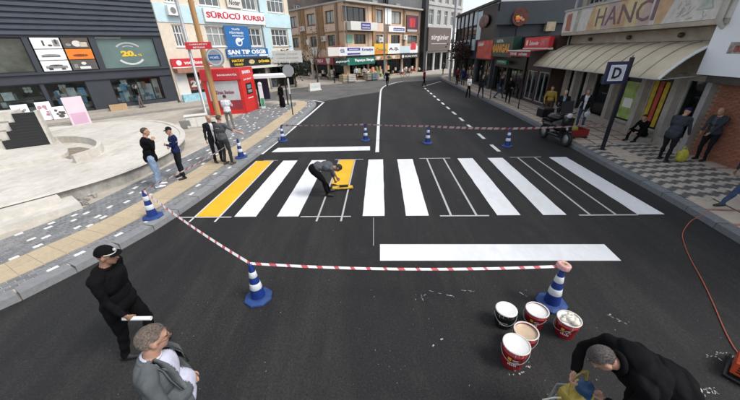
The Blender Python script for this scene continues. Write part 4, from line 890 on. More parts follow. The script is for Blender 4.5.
def person(label, loc, face, H=1.74, hip=(0, 0, .945), lean=0, side=0, twist=0, feet=((-.11, 0), (.11, .02)), lh=None, rh=None, hp=0, hy=0, top='black', bot='navy', shoe=SHOE, skin=SKIN, hair='short', hairm=HAIRD,
           vox=.022, bulk=1.0, sleeve=True, group=None, hem=.0, shirt=None, vw=.06, belly=0, curl=(.6, .6), kneel=None, fz=(.0, .0), robe=False, knee_out=.12, headup=0, fold=1.0, cap=None, elbow=(-.3, -.6), foot_dir=(0, 0), belt=False):
    r = empty('person', loc, -R(face), label, 'person', group); s = H / 1.75
    P = []                                                   # (kind, A, B|M, ra, rb, tag)
    def cone(A, B, ra, rb, t): P.append(('c', Vector(A), Vector(B), ra, rb, t))
    def ell(c, M, rad, t): P.append(('e', Vector(c), M, rad, 0, t))
    hipc = Vector(hip)
    def frame(a): return Matrix.Rotation(R(twist), 3, 'Z') @ Matrix.Rotation(R(side), 3, 'Y') @ Matrix.Rotation(-R(a), 3, 'X')
    M0, M1, M2, M3 = frame(lean * .45), frame(lean * .75), frame(lean), frame(lean * 1.12)
    z = Vector((0, 0, 1)); waist = hipc + M1 @ z * .16; chest = waist + M2 @ z * .20; neck = chest + M3 @ z * .185
    b = bulk
    T_, B_ = 'top', 'bot'
    ell(hipc + Vector((0, 0, -.01)), M0, (.165 * b, .125 * b, .135), B_); ell(waist - M1 @ z * .03 + M1 @ Vector((0, .03 * belly, 0)), M1, (.155 * b, (.118 + .05 * belly) * b, .16), T_); ell(chest, M2, (.182 * b, .125 * b, .18), T_)
    ell(chest + M2 @ Vector((0, .045, .05)), M2, (.14 * b, .085 * b, .11), T_); ell(chest + M2 @ Vector((0, -.04, .07)), M2, (.16 * b, .09 * b, .13), T_)
    if hem: ell(hipc + M0 @ Vector((0, .0, .06 - hem * .6)), M0, (.178 * b, (.138 + .03 * belly) * b, .10 + hem * .5), T_)
    sh = {}
    for sd in (-1, 1):
        S = chest + M3 @ Vector((.185 * sd * b ** .6, -.01, .125)); sh[sd] = S
        cone(neck + M3 @ Vector((.045 * sd, -.012, -.035)), S + M3 @ Vector((-.02 * sd, 0, 0)), .056, .064 * b ** .5, T_)
        wt = (lh if sd < 0 else rh) or (sd * .27, .06, .0)
        if len(wt) == 3: tgt = Vector(wt) if (lh if sd < 0 else rh) else hipc + Vector((sd * .255 * b, .05, -.06))
        E, Wt = ik(S, tgt, .285, .26, Vector((sd * .45, elbow[0], elbow[1])))
        cone(S, E, .056 * b ** .5, .046, T_); cone(E, E + (Wt - E) * .86 if sleeve else E, .046, .037 if sleeve else .04, T_)
        if not sleeve: cone(E, Wt, .039, .026, 'skin'); cone(S + (E - S) * .5, E, .046, .042, 'skin') if sleeve == 0 else None
        cone(E + (Wt - E) * .8, Wt, .029, .025, 'skin')
        d = (Wt - E).normalized(); inn = Vector((-sd, .0, .0)); fwd = Vector((0, 1, 0)); n_ = (inn - d * inn.dot(d))
        n_ = n_.normalized() if n_.length > .2 else Vector((0, 0, -1)); sv = d.cross(n_).normalized()
        if sv.dot(Vector((0, 1, .3))) < 0: sv = -sv
        pc = Wt + d * .05; Mx = Matrix((sv, n_, d)).transposed(); ell(pc, Mx, (.041, .017, .05), 'skin')
        cu = curl[0] if sd < 0 else curl[1]
        fr_ = .0088 if vox < .012 else .0115
        for k, (o_, l_) in enumerate(((.030, .070), (.010, .078), (-.011, .072), (-.030, .056))):
            a_ = Wt + d * .082 + sv * o_; d1 = (d * math.cos(cu * .8) + n_ * math.sin(cu * .8) + sv * o_ * 1.5).normalized(); m_ = a_ + d1 * l_ * .5; d2 = (d * math.cos(cu * 1.9) + n_ * math.sin(cu * 1.9)).normalized()
            cone(Wt + d * .05 + sv * o_ * .9, a_, fr_, fr_, 'skin'); cone(a_, m_, fr_, fr_ * .95, 'skin'); cone(m_, m_ + d2 * l_ * .5, fr_ * .95, fr_ * .8, 'skin')
        th0 = Wt + d * .02 + sv * .028; th1 = th0 + (sv * .7 + d * .7 + n_ * .25).normalized() * .042; cone(th0, th1, fr_ * 1.3, fr_ * 1.15, 'skin'); cone(th1, th1 + (d * .9 + n_ * .45).normalized() * .034, fr_ * 1.15, fr_ * .9, 'skin')
        r_hand = Wt + d * .07
        if sd > 0: hand_r = r_hand
        else: hand_l = r_hand
    # legs
    for i, sd in ((0, -1), (1, 1)):
        hj = hipc + Vector((.092 * sd * b, 0, -.03)); fx, fy = feet[i][:2]; fz_ = fz[i]; an = Vector((fx, fy, .085 + fz_))
        K, an = ik(hj, an, .428, .408, Vector((sd * knee_out, 1, .15)))
        cone(hj, K, .092 * b, .062, B_); cone(K, an + Vector((0, 0, .03)), .062, .05, B_); ell(K + (an - K) * .3 + Vector((0, -.018, 0)), Matrix.Identity(3), (.05, .052, .11), B_)
        fa = R(foot_dir[i]); fd = Vector((math.sin(fa), math.cos(fa), 0)); zf = an.z - .085
        cone(an + Vector((0, 0, -.01)), an + Vector((0, 0, .02)), .045, .047, B_)
        cone(Vector((an.x, an.y, zf + .042)) - fd * .045, Vector((an.x, an.y, zf + .045)) + fd * .06, .043, .046, 'shoe'); cone(Vector((an.x, an.y, zf + .04)) + fd * .06, Vector((an.x, an.y, zf + .034)) + fd * .165, .046, .034, 'shoe')
    if robe: cone(hipc + Vector((0, 0, .1)), Vector((hipc.x * .5, .0, .18)), .175 * b, .24 * b, T_)
    # head
    hm = Matrix.Rotation(R(twist), 3, 'Z') @ Matrix.Rotation(-R(hy), 3, 'Z') @ Matrix.Rotation(-R(hp), 3, 'X')
    nm = Matrix.Rotation(R(twist), 3, 'Z') @ Matrix.Rotation(-R(.5 * hp + .5 * lean), 3, 'X')
    hb = neck + nm @ Vector((0, .012, .075)); hc = hb + hm @ Vector((0, .022, .088))
    cone(neck - M3 @ z * .03, hb, .062, .056, 'skin')
    ell(hc + hm @ Vector((0, -.012, .022)), hm, (.078, .098, .095), 'skin'); ell(hc + hm @ Vector((0, .022, -.042)), hm, (.060, .070, .082), 'skin'); ell(hc + hm @ Vector((0, .065, -.092)), hm, (.030, .026, .022), 'skin')
    cone(hc + hm @ Vector((0, .088, .012)), hc + hm @ Vector((0, .112, -.028)), .009, .014, 'skin'); ell(hc + hm @ Vector((0, .078, .022)), hm, (.058, .018, .014), 'skin'); ell(hc + hm @ Vector((0, .083, -.062)), hm, (.026, .014, .012), 'skin')
    for sd in (-1, 1): ell(hc + hm @ Vector((.078 * sd, -.008, -.012)), hm, (.012, .022, .034), 'skin')
    # one continuous surface
    V, Fc = [], []
    for p in P:
        o_ = len(V)
        if p[0] == 'c': vs, fs = seg_cone_verts(p[1], p[2], p[3], p[4])
        else:
            m_ = MB(); m_.ell((0, 0, 0), p[3], 14, 10); vs = [p[1] + p[2] @ Vector(v) for v in m_.v]; fs = m_.f
        V += [tuple(v) for v in vs]; Fc += [[o_ + i for i in f] for f in fs]
    me = bpy.data.meshes.new('tmp'); me.from_pydata(V, [], Fc); o = bpy.data.objects.new('tmp', me); COL.objects.link(o)
    md = o.modifiers.new('r', 'REMESH'); md.mode = 'VOXEL'; md.voxel_size = vox; md.use_smooth_shade = True
    ms = o.modifiers.new('s', 'SMOOTH'); ms.factor = .5; ms.iterations = 5 if vox > .012 else 4
    bm_ = bpy.data.meshes.new_from_object(o.evaluated_get(bpy.context.evaluated_depsgraph_get())); bpy.data.objects.remove(o); bpy.data.meshes.remove(me)
    n = len(bm_.vertices); co = np.zeros(n * 3); bm_.vertices.foreach_get('co', co); co = co.reshape(-1, 3)
    best = np.full(n, 9.); tg = np.zeros(n, int); names = ['top', 'bot', 'skin', 'shoe', 'shirt']
    for p in P:
        if p[0] == 'c':
            A, Bv = np.array(p[1]), np.array(p[2]); d = Bv - A; t = np.clip(((co - A) @ d) / max(d @ d, 1e-9), 0, 1); ds = np.linalg.norm(co - A - t[:, None] * d, axis=1) - (p[3] + (p[4] - p[3]) * t)
        else:
            q = (co - np.array(p[1])) @ np.array(p[2]); rad = np.array(p[3]); k0 = np.linalg.norm(q / rad, axis=1); ds = (k0 - 1) * rad.min()
        m_ = ds < best; best[m_] = ds[m_]; tg[m_] = names.index(p[5])
    # even out ragged borders between garments
    ne = len(bm_.edges); ed = np.zeros(ne * 2, int); bm_.edges.foreach_get('vertices', ed); ed = ed.reshape(-1, 2)
    for _ in range(4 if vox > .012 else 8):
        cnt = np.zeros((n, 4)); cnt[np.arange(n), tg] += 1.1
        np.add.at(cnt, (ed[:, 0], tg[ed[:, 1]]), 1); np.add.at(cnt, (ed[:, 1], tg[ed[:, 0]]), 1); tg = cnt.argmax(1)
    # folds
    clothm = (tg < 2); rs = np.random.RandomState(len(label)); w = np.zeros(n)
    for k in range(7):
        f = rs.normal(0, 1, 3); f = f / np.linalg.norm(f) * rs.uniform(18, 55); f[2] *= .8; w += np.sin(co @ f + rs.uniform(0, 6) + 1.5 * np.sin(co @ rs.normal(0, 14, 3))) / (1 + k * .25)
    no = np.zeros(n * 3); bm_.vertices.foreach_get('normal', no); no = no.reshape(-1, 3); co2 = co + no * (np.where(clothm, w, 0) * fold * (.0058 if vox < .012 else .0040))[:, None]
    if shirt:
        q = (co - np.array(chest)) @ np.array(M2); tt = np.clip((q[:, 2] + .30) / .5, 0, 1); wd = vw * (.35 + .65 * tt) if belly == 0 else vw * np.ones(n)
        sm = (tg == 0) & (q[:, 1] > .02) & (np.abs(q[:, 0]) < wd) & (q[:, 2] < .22); tg[sm] = 4
        for _ in range(10):
            cnt = np.zeros((n, 5)); cnt[np.arange(n), tg] += 1.05
            np.add.at(cnt, (ed[:, 0], tg[ed[:, 1]]), 1); np.add.at(cnt, (ed[:, 1], tg[ed[:, 0]]), 1); tg = cnt.argmax(1)
    bm_.vertices.foreach_set('co', (co2 * s).ravel())
    mm = [CL[top], CL[bot], skin, shoe, CL[shirt or top]]
    for m_ in mm: bm_.materials.append(m_)
    fa_ = np.array([tg[p.vertices[0]] for p in bm_.polygons]); bm_.polygons.foreach_set('material_index', fa_); bm_.polygons.foreach_set('use_smooth', np.ones(len(fa_), bool)); bm_.update()
    link('body', bm_, r)
    H4 = Matrix.Translation(hc) @ hm.to_4x4()
    def child(name, b_, m_): 
        b_.v = [tuple(Vector(v) * s) for v in b_.v]; return b_.build(name, m_, r)
    def shell(rx_, ry_, rz_, keep, cz=.022, cy=-.012, jit=0):
        b_ = MB(); g = MB(); g.ell((0, 0, 0), (1, 1, 1), 40 if vox < .012 else 20, 24 if vox < .012 else 12); idx = {}
        for f in g.f:
            c = sum((Vector(g.v[i]) for i in f), Vector()) / 4
            if keep(c.x * rx_, c.y * ry_, c.z * rz_):
                b_.add([H4 @ Vector((g.v[i][0] * rx_ * (1 + random.uniform(-jit, jit)), g.v[i][1] * ry_ + cy, g.v[i][2] * rz_ + cz)) for i in f], [(0, 1, 2, 3)], 0, True)
        return b_
    if vox < .012 and hair in ('short', 'crop'):
        sb_ = MB(); lim = .05 if hair == 'short' else .045
        for _ in range(2600):
            th, ph = random.uniform(0, 6.283), math.acos(random.uniform(-.55, 1)); d = Vector((math.sin(ph) * math.cos(th), math.sin(ph) * math.sin(th), math.cos(ph)))
            x, y, zz = d.x * .0835, d.y * .104, d.z * .101
            if not (zz > (.05 + random.uniform(-.008, .012) if y > .055 else y * .75 + random.uniform(-.012, .006) if y > -.02 else -.05 + random.uniform(-.01, .012))) or (abs(x) > .066 and zz < .01 and y > -.03): continue
            if hair == 'short' and zz > .07 and abs(x) < .04 and random.random() < .55: continue
            p0_ = Vector((x, y - .012, zz + .022)) * 1.0; t_ = Vector((random.gauss(.25 if x > 0 else -.25, .25), -1 + random.gauss(0, .2), random.gauss(-.25, .2))); t_ = (t_ - d * t_.dot(d)).normalized(); w_ = t_.cross(d) * .0013; L0 = random.uniform(.010, .024) if hair == 'short' else random.uniform(.004, .008)
            p1_ = p0_ + t_ * L0 * .6 + d * .0035; p2_ = p0_ + t_ * L0 + d * .001
            sb_.add([H4 @ (p0_ - w_), H4 @ (p0_ + w_), H4 @ (p1_ + w_), H4 @ p2_, H4 @ (p1_ - w_)], [(0, 1, 2, 3, 4)], 0, False)
        tag(child('hair_strands', sb_, mat(hairm.name + '_strand', tuple(c * 1.15 for c in hairm.node_tree.nodes['Vector Math'].inputs[0].default_value), .55, .2, 40, rnd=.45)), kind='stuff')
    if hair in ('short', 'grey'): child('hair', shell(.0835, .104, .101, lambda x, y, zz: zz > (.048 if y > .055 else .0 + y * .75 if y > -.02 else -.045 + (y + .02) * .2) and not (abs(x) > .068 and zz < .01 and y > -.03)), hairm)
    if hair == 'rim': child('hair', shell(.083, .103, .1, lambda x, y, zz: y < .01 and -.05 < zz < .035 and not (y > -.03 and zz < -.01)), hairm)
    if hair == 'crop': child('hair', shell(.0805, .1005, .0975, lambda x, y, zz: zz > (.055 if y > .055 else .015 + y * .7 if y > -.02 else -.05) and not (abs(x) > .068 and zz < .01 and y > -.03)), hairm)
    if hair == 'long': child('hair', shell(.088, .108, .12, lambda x, y, zz: zz > (.05 if y > .055 else -.02 + y if y > 0 else -.118)), hairm)
    if hair == 'scarf':
        g = shell(.092, .112, .115, lambda x, y, zz: not (y > .06 and abs(x) < .06 and -.1 < zz < .05)); vs, fs = seg_cone_verts(hc + hm @ Vector((0, -.01, -.06)), neck - M3 @ Vector((0, 0, .07)), .085, .14); g.add(vs, fs, 0, True); child('headscarf', g, CL[cap or 'ink'])
    if hair == 'cap':
        c_ = child('cap', shell(.089, .110, .112, lambda x, y, zz: zz > .022 - (0 if y > 0 else .015)), CL[cap or 'ink'])
        v_ = MB(); k = 12; pts = []
        for j in range(k + 1): a = math.pi * j / k; pts.append((.082 * math.cos(a), .075 + .085 * math.sin(a) ** .8 if math.sin(a) > 0 else .075, .036 + .012 * math.sin(a)))
        q = [H4 @ Vector((p[0], p[1] - .012, p[2])) for p in pts]; q2 = [H4 @ Vector((p[0], p[1] - .012, p[2] - .007)) for p in pts]
        q = [x * s for x in q]; q2 = [x * s for x in q2]
        v_.add(q + q2, [tuple(range(k + 1))[::-1], tuple(range(k + 1, 2 * k + 2))] + [(j, j + 1, k + 2 + j, k + 1 + j) for j in range(k)]); v_.build('visor', CL[cap or 'ink'], c_)
    if vox < .015:
        e_ = MB()
        for sd in (-1, 1): e_.ell(H4 @ Vector((.030 * sd, .0865, .004)), (.011, .009, .007), 10, 6)
        child('eyes', e_, EYE); l_ = MB(); l_.ell(H4 @ Vector((0, .094, -.062)), (.02, .006, .005), 10, 6); child('lips', l_, mat('lips', (.25, .10, .085), .5))
        bw = MB()
        for sd in (-1, 1): bw.tube([H4 @ Vector((.014 * sd, .094, .026)), H4 @ Vector((.032 * sd, .092, .032)), H4 @ Vector((.05 * sd, .078, .026))], [.004, .005, .003], 6)
        child('eyebrows', bw, hairm)
    f4 = Matrix.Translation(chest) @ M2.to_4x4()
    return dict(root=r, hl=hand_l * s, hr=hand_r * s, H4=H4, chest=f4, child=child, s=s, M2=M2, neck=neck, hipc=hipc, sh=sh)
def world_of(pp, v): return Matrix.Translation(pp['root'].location) @ Matrix.Rotation(pp['root'].rotation_euler.z, 4, 'Z') @ Vector(v)
# ------------------------------------------------------------------ traffic cones
CBLUE = mat('cone_blue', (.006, .028, .17), .45, .1, 8, .1, 40); CWHITE = mat('cone_band', (.66, .69, .72), .35, .06, 8); speckle(CBLUE, (.07, .09, .16), 16, .60, .80); speckle(CWHITE, (.36, .37, .38), 12, .58, .80); CBASE = mat('cone_base', (.016, .05, .18), .6, .25, 8, .2, 30)
def make_cone():
    r = empty('traffic_cone'); oc = math.pi / 8
    MB().lathe([(.235, 0), (.24, .012), (.235, .035), (.17, .055), (.125, .06)], 8, 0, rot=oc, smooth=False).build('base', CBASE, r)
    rad = lambda z: .122 - (.122 - .032) * (z - .05) / .69
    MB().lathe([(rad(.05), .05), (rad(.18), .18), (rad(.72), .72), (rad(.74) * .8, .745), (rad(.74) * .55, .745), (rad(.6) * .55, .6)], 24).build('body', CBLUE, r)
    for a, b in ((.24, .36), (.48, .59)): MB().lathe([(rad(a) + .001, a), (rad(a) + .004, a + .004), (rad(b) + .004, b - .004), (rad(b) + .001, b)], 24, capb=False, capt=False).build('reflective_band', CWHITE, r)
    return r
cone0 = make_cone(); CG = 'blue and white traffic cones round the crossing'
cone_spots = [((258.8, 298), 0, 'blue and white cone on the asphalt at the lower left corner of the tape'), ((551, 304), 0, 'blue and white cone with a roll of tape on top behind the paint buckets'), ((153.4, 217), HZ, 'blue and white cone on the tan paving strip above the officer in the cap'),
              ((241.5, 157.5), HZ, 'blue and white cone beside the man in the grey vest'), ((283.3, 141), 0, 'leftmost blue and white cone beyond the upper stop line'), ((365.7, 140.3), 0, 'middle blue and white cone near the centre line beyond the crossing'),
              ((427.5, 143), 0, 'blue and white cone left of the dashed lane line'), ((507, 146.3), 0, 'blue and white cone just right of the dashed lane line')]
cones = []
for i, ((px, py), z, lb) in enumerate(cone_spots):
    c = cone0 if i == 0 else copy_tree(cone0); c.location = G(px, py, z); c.rotation_euler = (0, 0, random.uniform(0, 3)); tag(c, lb, 'traffic cone', CG); cones.append(c)
tops = [Vector(c.location) + Vector((0, 0, .745)) for c in cones]
# ------------------------------------------------------------------ barrier tape, red and white
TW_, TR_ = mat('tape_white', (.70, .68, .67), .4, .05, 9), mat('tape_red', (.50, .085, .095), .4, .05, 9)
def tape(name, pts, label, sag=.06, w=.041, st=.085):
    b = MB(); ph = 0
    for a, c in zip(pts[:-1], pts[1:]):
        L = (c - a).length; n = max(2, int(L / st)); d = (c - a).normalized(); sd = d.cross(Vector((0, 0, 1))).normalized()
        jit = [0] + [random.uniform(-.3, .3) for _ in range(n - 1)] + [0]
        def at(t, e):
            p = a.lerp(c, t) - Vector((0, 0, sag * L / 4 * 4 * t * (1 - t))); tw = .75 + .25 * math.sin(t * L * .8 + ph)
            return p + (Vector((0, 0, 1)) * math.cos(tw) + sd * math.sin(tw)) * w * e * min(2.2, max(1, (p.y - 3) * .16 + .7))
        for i in range(n):
            t0, t1 = (i + jit[i]) / n, (i + 1 + jit[i + 1]) / n; sk = .35 / n; cl = lambda t: min(1, max(0, t))
            b.add([at(t0, -.5), at(t1, -.5), at(cl(t1 + sk), .5), at(cl(t0 + sk), .5)], [(0, 1, 2, 3)], 1 if i % 3 == 0 else 0)
        ph += 1.7
    return tag(b.build(name, [TW_, TR_], None), label, 'barrier tape')
roll_top = tops[1] + Vector((0, 0, .03))
tape('barrier_tape', [roll_top + Vector((-.05, 0, 0)), tops[0] + Vector((0, 0, .0)), tops[2], tops[3]], 'red and white tape strung from the roll over three cones on the left', .07)
tape('barrier_tape', [tops[4], tops[5], tops[6], tops[7], G(602, 149, HZ) + Vector((0, 0, .95))], 'red and white tape strung across the road from cones to the bus stop post', .03, .055)
b = MB(); T = Matrix.Translation(tops[1] + Vector((.0, 0, .035))) @ Matrix.Rotation(R(12), 4, 'Y')
b.lathe([(.045, -.04), (.095, -.04), (.1, -.03), (.1, .03), (.095, .04), (.045, .04), (.042, .0), (.045, -.04)], 24, 0, T, capb=False, capt=False)
rl = b.build('tape_roll', mat('tape_roll_pink', (.62, .34, .33), .5, .25, 30)); tag(rl, 'roll of red and white tape resting on the cone by the buckets', 'tape roll')
b = MB(); b.lathe([(.03, -.042), (.045, -.042), (.045, .042), (.03, .042), (.03, -.042)], 18, 0, T, capb=False, capt=False); b.build('core', CARD, rl)
# ------------------------------------------------------------------ paint buckets
BKRED = mat('bucket_red', (.30, .012, .018), .35, .12, 6); BKBLK = mat('bucket_black', (.014, .014, .015), .35, .2, 6); RIM = mat('bucket_rim', (.60, .57, .53), .4, .08, 9); PWH = mat('wet_paint_white', (.74, .73, .70), .35, .05, 5); PCR = mat('wet_paint_cream', (.55, .42, .28), .4, .15, 5); FOAM = mat('paint_scum', (.70, .66, .58), .7, .15, 12, .6, 30)
def bucket(loc, m, fillm, label, fill=.93, h=.30, r0=.125, r1=.15, lid=False, foam=False, rotz=0, hs=1):
    r = empty('paint_bucket', loc, rotz, label, 'paint bucket', 'paint buckets on the asphalt'); k = r1
    rr = lambda t: r0 + (r1 - r0) * t
    b = MB().lathe([(r0 * .97, .0), (r0, .008), (rr(.72), h * .72), (rr(.74) + .006, h * .74), (rr(.77) + .006, h * .77), (rr(.78), h * .78), (r1, h * .97)] + ([] if lid else [(r1 - .006, h * .97), (rr(.8) - .008, h * .8)]), 28, capt=False); b.build('body', m, r)
    MB().lathe([(r1, h * .955), (r1 + .009, h * .96), (r1 + .009, h * .995), (r1 - .004, h), (r1 - .009, h * .97)], 28, capb=False, capt=False).build('rim', RIM, r)
    if lid: MB().lathe([(r1 + .004, h * .97), (r1 + .006, h * 1.01), (r1 - .012, h * 1.015), (r1 - .02, h * .998), (.001, h * .998)], 28, capb=False, capt=False).build('lid', fillm, r)
    else:
        b = MB(); n = 28; b.lathe([(.001, h * fill), (rr(fill) - .012, h * fill), (rr(fill) - .006, h * fill + .006)], n, capb=False, capt=False); b.build('paint', fillm, r)
    if foam:
        b = MB()
        for q in range(26):
            a = random.uniform(0, 6.28); d = random.uniform(0, .10); s_ = random.uniform(.02, .05); b.ell((d * math.cos(a), d * math.sin(a), h * .97 + random.uniform(-.01, .035)), (s_ * 1.2, s_, s_ * .7), 8, 6)
        b.build('scum', FOAM, r)
    a0 = random.uniform(0, 3); pts = [(math.cos(a0 + math.pi * t) * (r1 + .012), math.sin(a0 + math.pi * t) * (r1 + .012), h * .8 - .12 * math.sin(math.pi * t) * hs) for t in [i / 14 for i in range(15)]]; MB().tube(pts, .004, 6).build('handle', STEEL, r)
    # print on the side facing the street camera
    an = math.atan2(-loc[1] * 1.0, -loc[0]) - rotz
    def patch(a0, a1, z0, z1, mm, name='label_print'):
        b = MB(); n = 6; b.add([((rr(z / h) + .0015) * math.cos(an + a), (rr(z / h) + .0015) * math.sin(an + a), z) for i in range(n + 1) for a, z in ((a0 + (a1 - a0) * i / n, z0), (a0 + (a1 - a0) * i / n, z1))], [(2 * i, 2 * i + 2, 2 * i + 3, 2 * i + 1) for i in range(n)]); b.build(name, mm, r)
    for q in range(4):
        ad = random.uniform(-1.3, 1.3); wd_ = random.uniform(.02, .05); patch(ad, ad + wd_, h * random.uniform(.6, .88), h * .95, fillm, 'paint_drip')
    if m is BKRED:
        patch(-.35, -.05, h * .5, h * .66, YELS); patch(.05, .5, h * .55, h * .6, OFFW); patch(.1, .6, h * .46, h * .49, OFFW)
        for q in range(5): patch(-.3 + q * .16, -.3 + q * .16 + .1, h * .26, h * .36 + .02 * (q % 2), OFFW, 'lettering_print')
    else:
        patch(-.5, .45, h * .42, h * .46, OFFW)
        for q in range(4): patch(-.35 + q * .17, -.35 + q * .17 + .1, h * .28, h * .36, OFFW, 'lettering_print')
    return r
bucket(G(503, 323.5), BKBLK, PWH, 'black paint bucket with a closed white lid', lid=True, r1=.145)
bucket(G(533, 324), BKRED, PWH, 'red paint bucket filled with white paint beside the cone', fill=.9)
bucket(G(564, 333), BKRED, PWH, 'red paint bucket with lumpy dried paint heaped on top', foam=True)
bucket(G(511.5, 362), BKRED, PWH, 'front red paint bucket with white paint up to the rim', fill=.96, h=.36, r0=.13, r1=.16, hs=.9)
bucket(G(521.5, 347), BKRED, PCR, 'red paint bucket with cream paint half hidden behind the front bucket', fill=.88, h=.33)
# ------------------------------------------------------------------ paint spills and dust specks on the asphalt
b = MB()
def blob(c, rx_, ry_, an, z=.006):
    n = 9; pts = []
    for i in range(n): a = 6.283 * i / n; k = random.uniform(.55, 1.15); x, y = rx_ * k * math.cos(a), ry_ * k * math.sin(a); pts.append((c.x + x * math.cos(an) - y * math.sin(an), c.y + x * math.sin(an) + y * math.cos(an), z))
    b.add(pts, [tuple(range(n))])
for (x, y, r_, n) in ((708, 392, .10, 16), (522, 364, .05, 7), (613, 318, .05, 2), (422, 298, .06, 3), (438, 342, .04, 3), (712, 356, .12, 5), (517, 372, .04, 6)):
    for i in range(n): c = G(x + random.uniform(-9, 9), y + random.uniform(-4, 4)); blob(c, random.uniform(.006, .035), random.uniform(.004, .016), random.uniform(0, 3))
for i in range(110): c = G(random.uniform(60, 735), random.uniform(225, 398)); blob(c, random.uniform(.003, .012), random.uniform(.002, .006), random.uniform(0, 3))
for (x, y, x2, y2) in ((607, 315, 626, 324), (520, 293, 528, 297), (421, 296, 424, 302), (690, 362, 735, 350), (425, 290, 455, 297), (460, 290, 474, 292)):
    a, c = G(x, y), G(x2, y2)
    for i in range(8): blob(a.lerp(c, random.random()) + Vector((random.uniform(-.01, .01), random.uniform(-.01, .01), 0)), random.uniform(.01, .04), random.uniform(.003, .007), math.atan2(c.y - a.y, c.x - a.x))
sp = b.build('paint_spots', mat('dried_spots', (.34, .335, .325), .7, .4, 9), road); tag(sp, kind='stuff')
# ------------------------------------------------------------------ poles and signs
def on(px, py, z=HZ): return G(px, py, z)
p0 = on(219, 116.5); pole = MB().tube([(0, 0, 0), (.01, 0, 4), (-.02, .02, 8), (0, 0, 11)], [.17, .155, .14, .12], 14).build('wooden_pole', WOOD, None, p0); tag(pole, 'thick brown wooden utility pole beside the red cash kiosk', 'utility pole')
for k in range(7): MB().tube([(-.22, 0, 4.6 + k * .55), (.22, 0, 4.6 + k * .55)], .012, 6).build('step_iron', STEEL, pole)
p1 = on(208, 121); lp_ = MB().tube([(0, 0, 0), (0, 0, .25), (0, 0, .26), (0, 0, 8), (0, 0, 11)], [.11, .11, .085, .075, .065], 12).build('street_lamp', STEEL, None, p1); tag(lp_, 'grey steel lamp post left of the wooden pole', 'street lamp')
MB().bbox(-.2, .2, -.2, .2, 0, .04, .01).build('base_plate', STEEL, lp_)
def pole_uz(base, px, py):
    d = ray(px, py); t = base.y / d.y; return Vector((d.x * t, base.y, CAMH + d.z * t))
# red street name plates and round sign on the poles
q = pole_uz(p0, 200, 46); w = .55; z = q.z - p0.z
sg = empty('street_name_sign', (p1.x + .02, p1.y - .14, q.z), R(8), 'small red two line street name sign on the lamp post', 'sign')
b = MB().box(-.1, 1.25, -.02, .0, -.18, .17); b.build('plate', RED, sg); me = text_mesh('CUMHURİYET', WHITE, 'lettering', .95, .09, .02); link('lettering', me, sg, (.58, -.026, .07)); me = text_mesh('MEYDANI', WHITE, 'lettering', .6, .08, .02); link('lettering', me, sg, (.58, -.026, -.09)); MB().box(-.1, .1, -.0, .10, -.05, .05).build('clamp', STEEL, sg)
q = pole_uz(p0, 217, 57); c = Vector(q)
rs = empty('round_sign', (c.x, p0.y - .2, c.z), 0, 'round grey and blue projecting sign hung on the wooden pole', 'sign')
b = MB(); n = 28; rad = .52
for y0_, y1_, r_ in ((-.10, .0, rad),): b.add([(r_ * math.cos(6.283 * i / n), y0_, r_ * math.sin(6.283 * i / n)) for i in range(n)] + [(r_ * math.cos(6.283 * i / n), y1_, r_ * math.sin(6.283 * i / n)) for i in range(n)], [tuple(range(n)), tuple(range(n, 2 * n))[::-1]] + [(i, n + i, n + (i + 1) % n, (i + 1) % n) for i in range(n)])
b.build('disc', mat('sign_grey', (.33, .36, .42), .5, .1), rs)
b = MB(); b.add([(.44 * math.cos(6.283 * i / n), -.103, .44 * math.sin(6.283 * i / n)) for i in range(n)] + [(.38 * math.cos(6.283 * i / n), -.103, .38 * math.sin(6.283 * i / n)) for i in range(n)], [(i, (i + 1) % n, n + (i + 1) % n, n + i) for i in range(n)]); b.build('ring', OFFW, rs)
MB().box(-.36, .36, -.112, -.1, -.15, .13).build('field', BLUE, rs); link('lettering', text_mesh('MOBİL', WHITE, 'lettering', .55, .15, .02), rs, (0, -.117, 0)); MB().tube([(0, -.05, rad - .02), (0, -.05, rad + .12), (.25, .1, rad + .12)], .015, 6).build('bracket', STEEL, rs)
# sign post with white board
ps = on(293, 115); sp_ = empty('sign_post', ps, R(-3), 'black signpost carrying a white lettered board and the grey back of a round sign', 'sign post')
MB().tube([(0, 0, 0), (0, 0, 3.75)], .035, 8).build('pole', BLACKM, sp_)
A_, B_ = pole_uz(ps, 272, 51) - ps, pole_uz(ps, 303, 62) - ps
bd_ = MB().box(A_.x, B_.x, -.08, -.04, B_.z, A_.z).build('board', OFFW, sp_); wq = B_.x - A_.x
for i in range(3): link('lettering', text_mesh(('ÖZEL PARK', 'YERİ GİRİŞİ', 'KAPALIDIR')[i], mat('faded_text', (.42, .40, .38), .6), 'lettering', wq * .75, .09, .02), bd_, ((A_.x + B_.x) / 2, -.084, A_.z - .16 - .22 * i))
cc = pole_uz(ps, 288.5, 70.5) - ps; b = MB(); n = 8; b.add([(cc.x + .36 * math.cos(6.283 * (i + .5) / n), y, cc.z + .36 * math.sin(6.283 * (i + .5) / n)) for y in (-.07, -.05) for i in range(n)], [tuple(range(n)), tuple(range(n, 2 * n))[::-1]] + [(i, n + i, n + (i + 1) % n, (i + 1) % n) for i in range(n)]); b.build('sign_back', STEEL, sp_)
MB().box(-.05, .05, -.047, -.037, 1.3, 2.2).build('white_sleeve', OFFW, sp_)
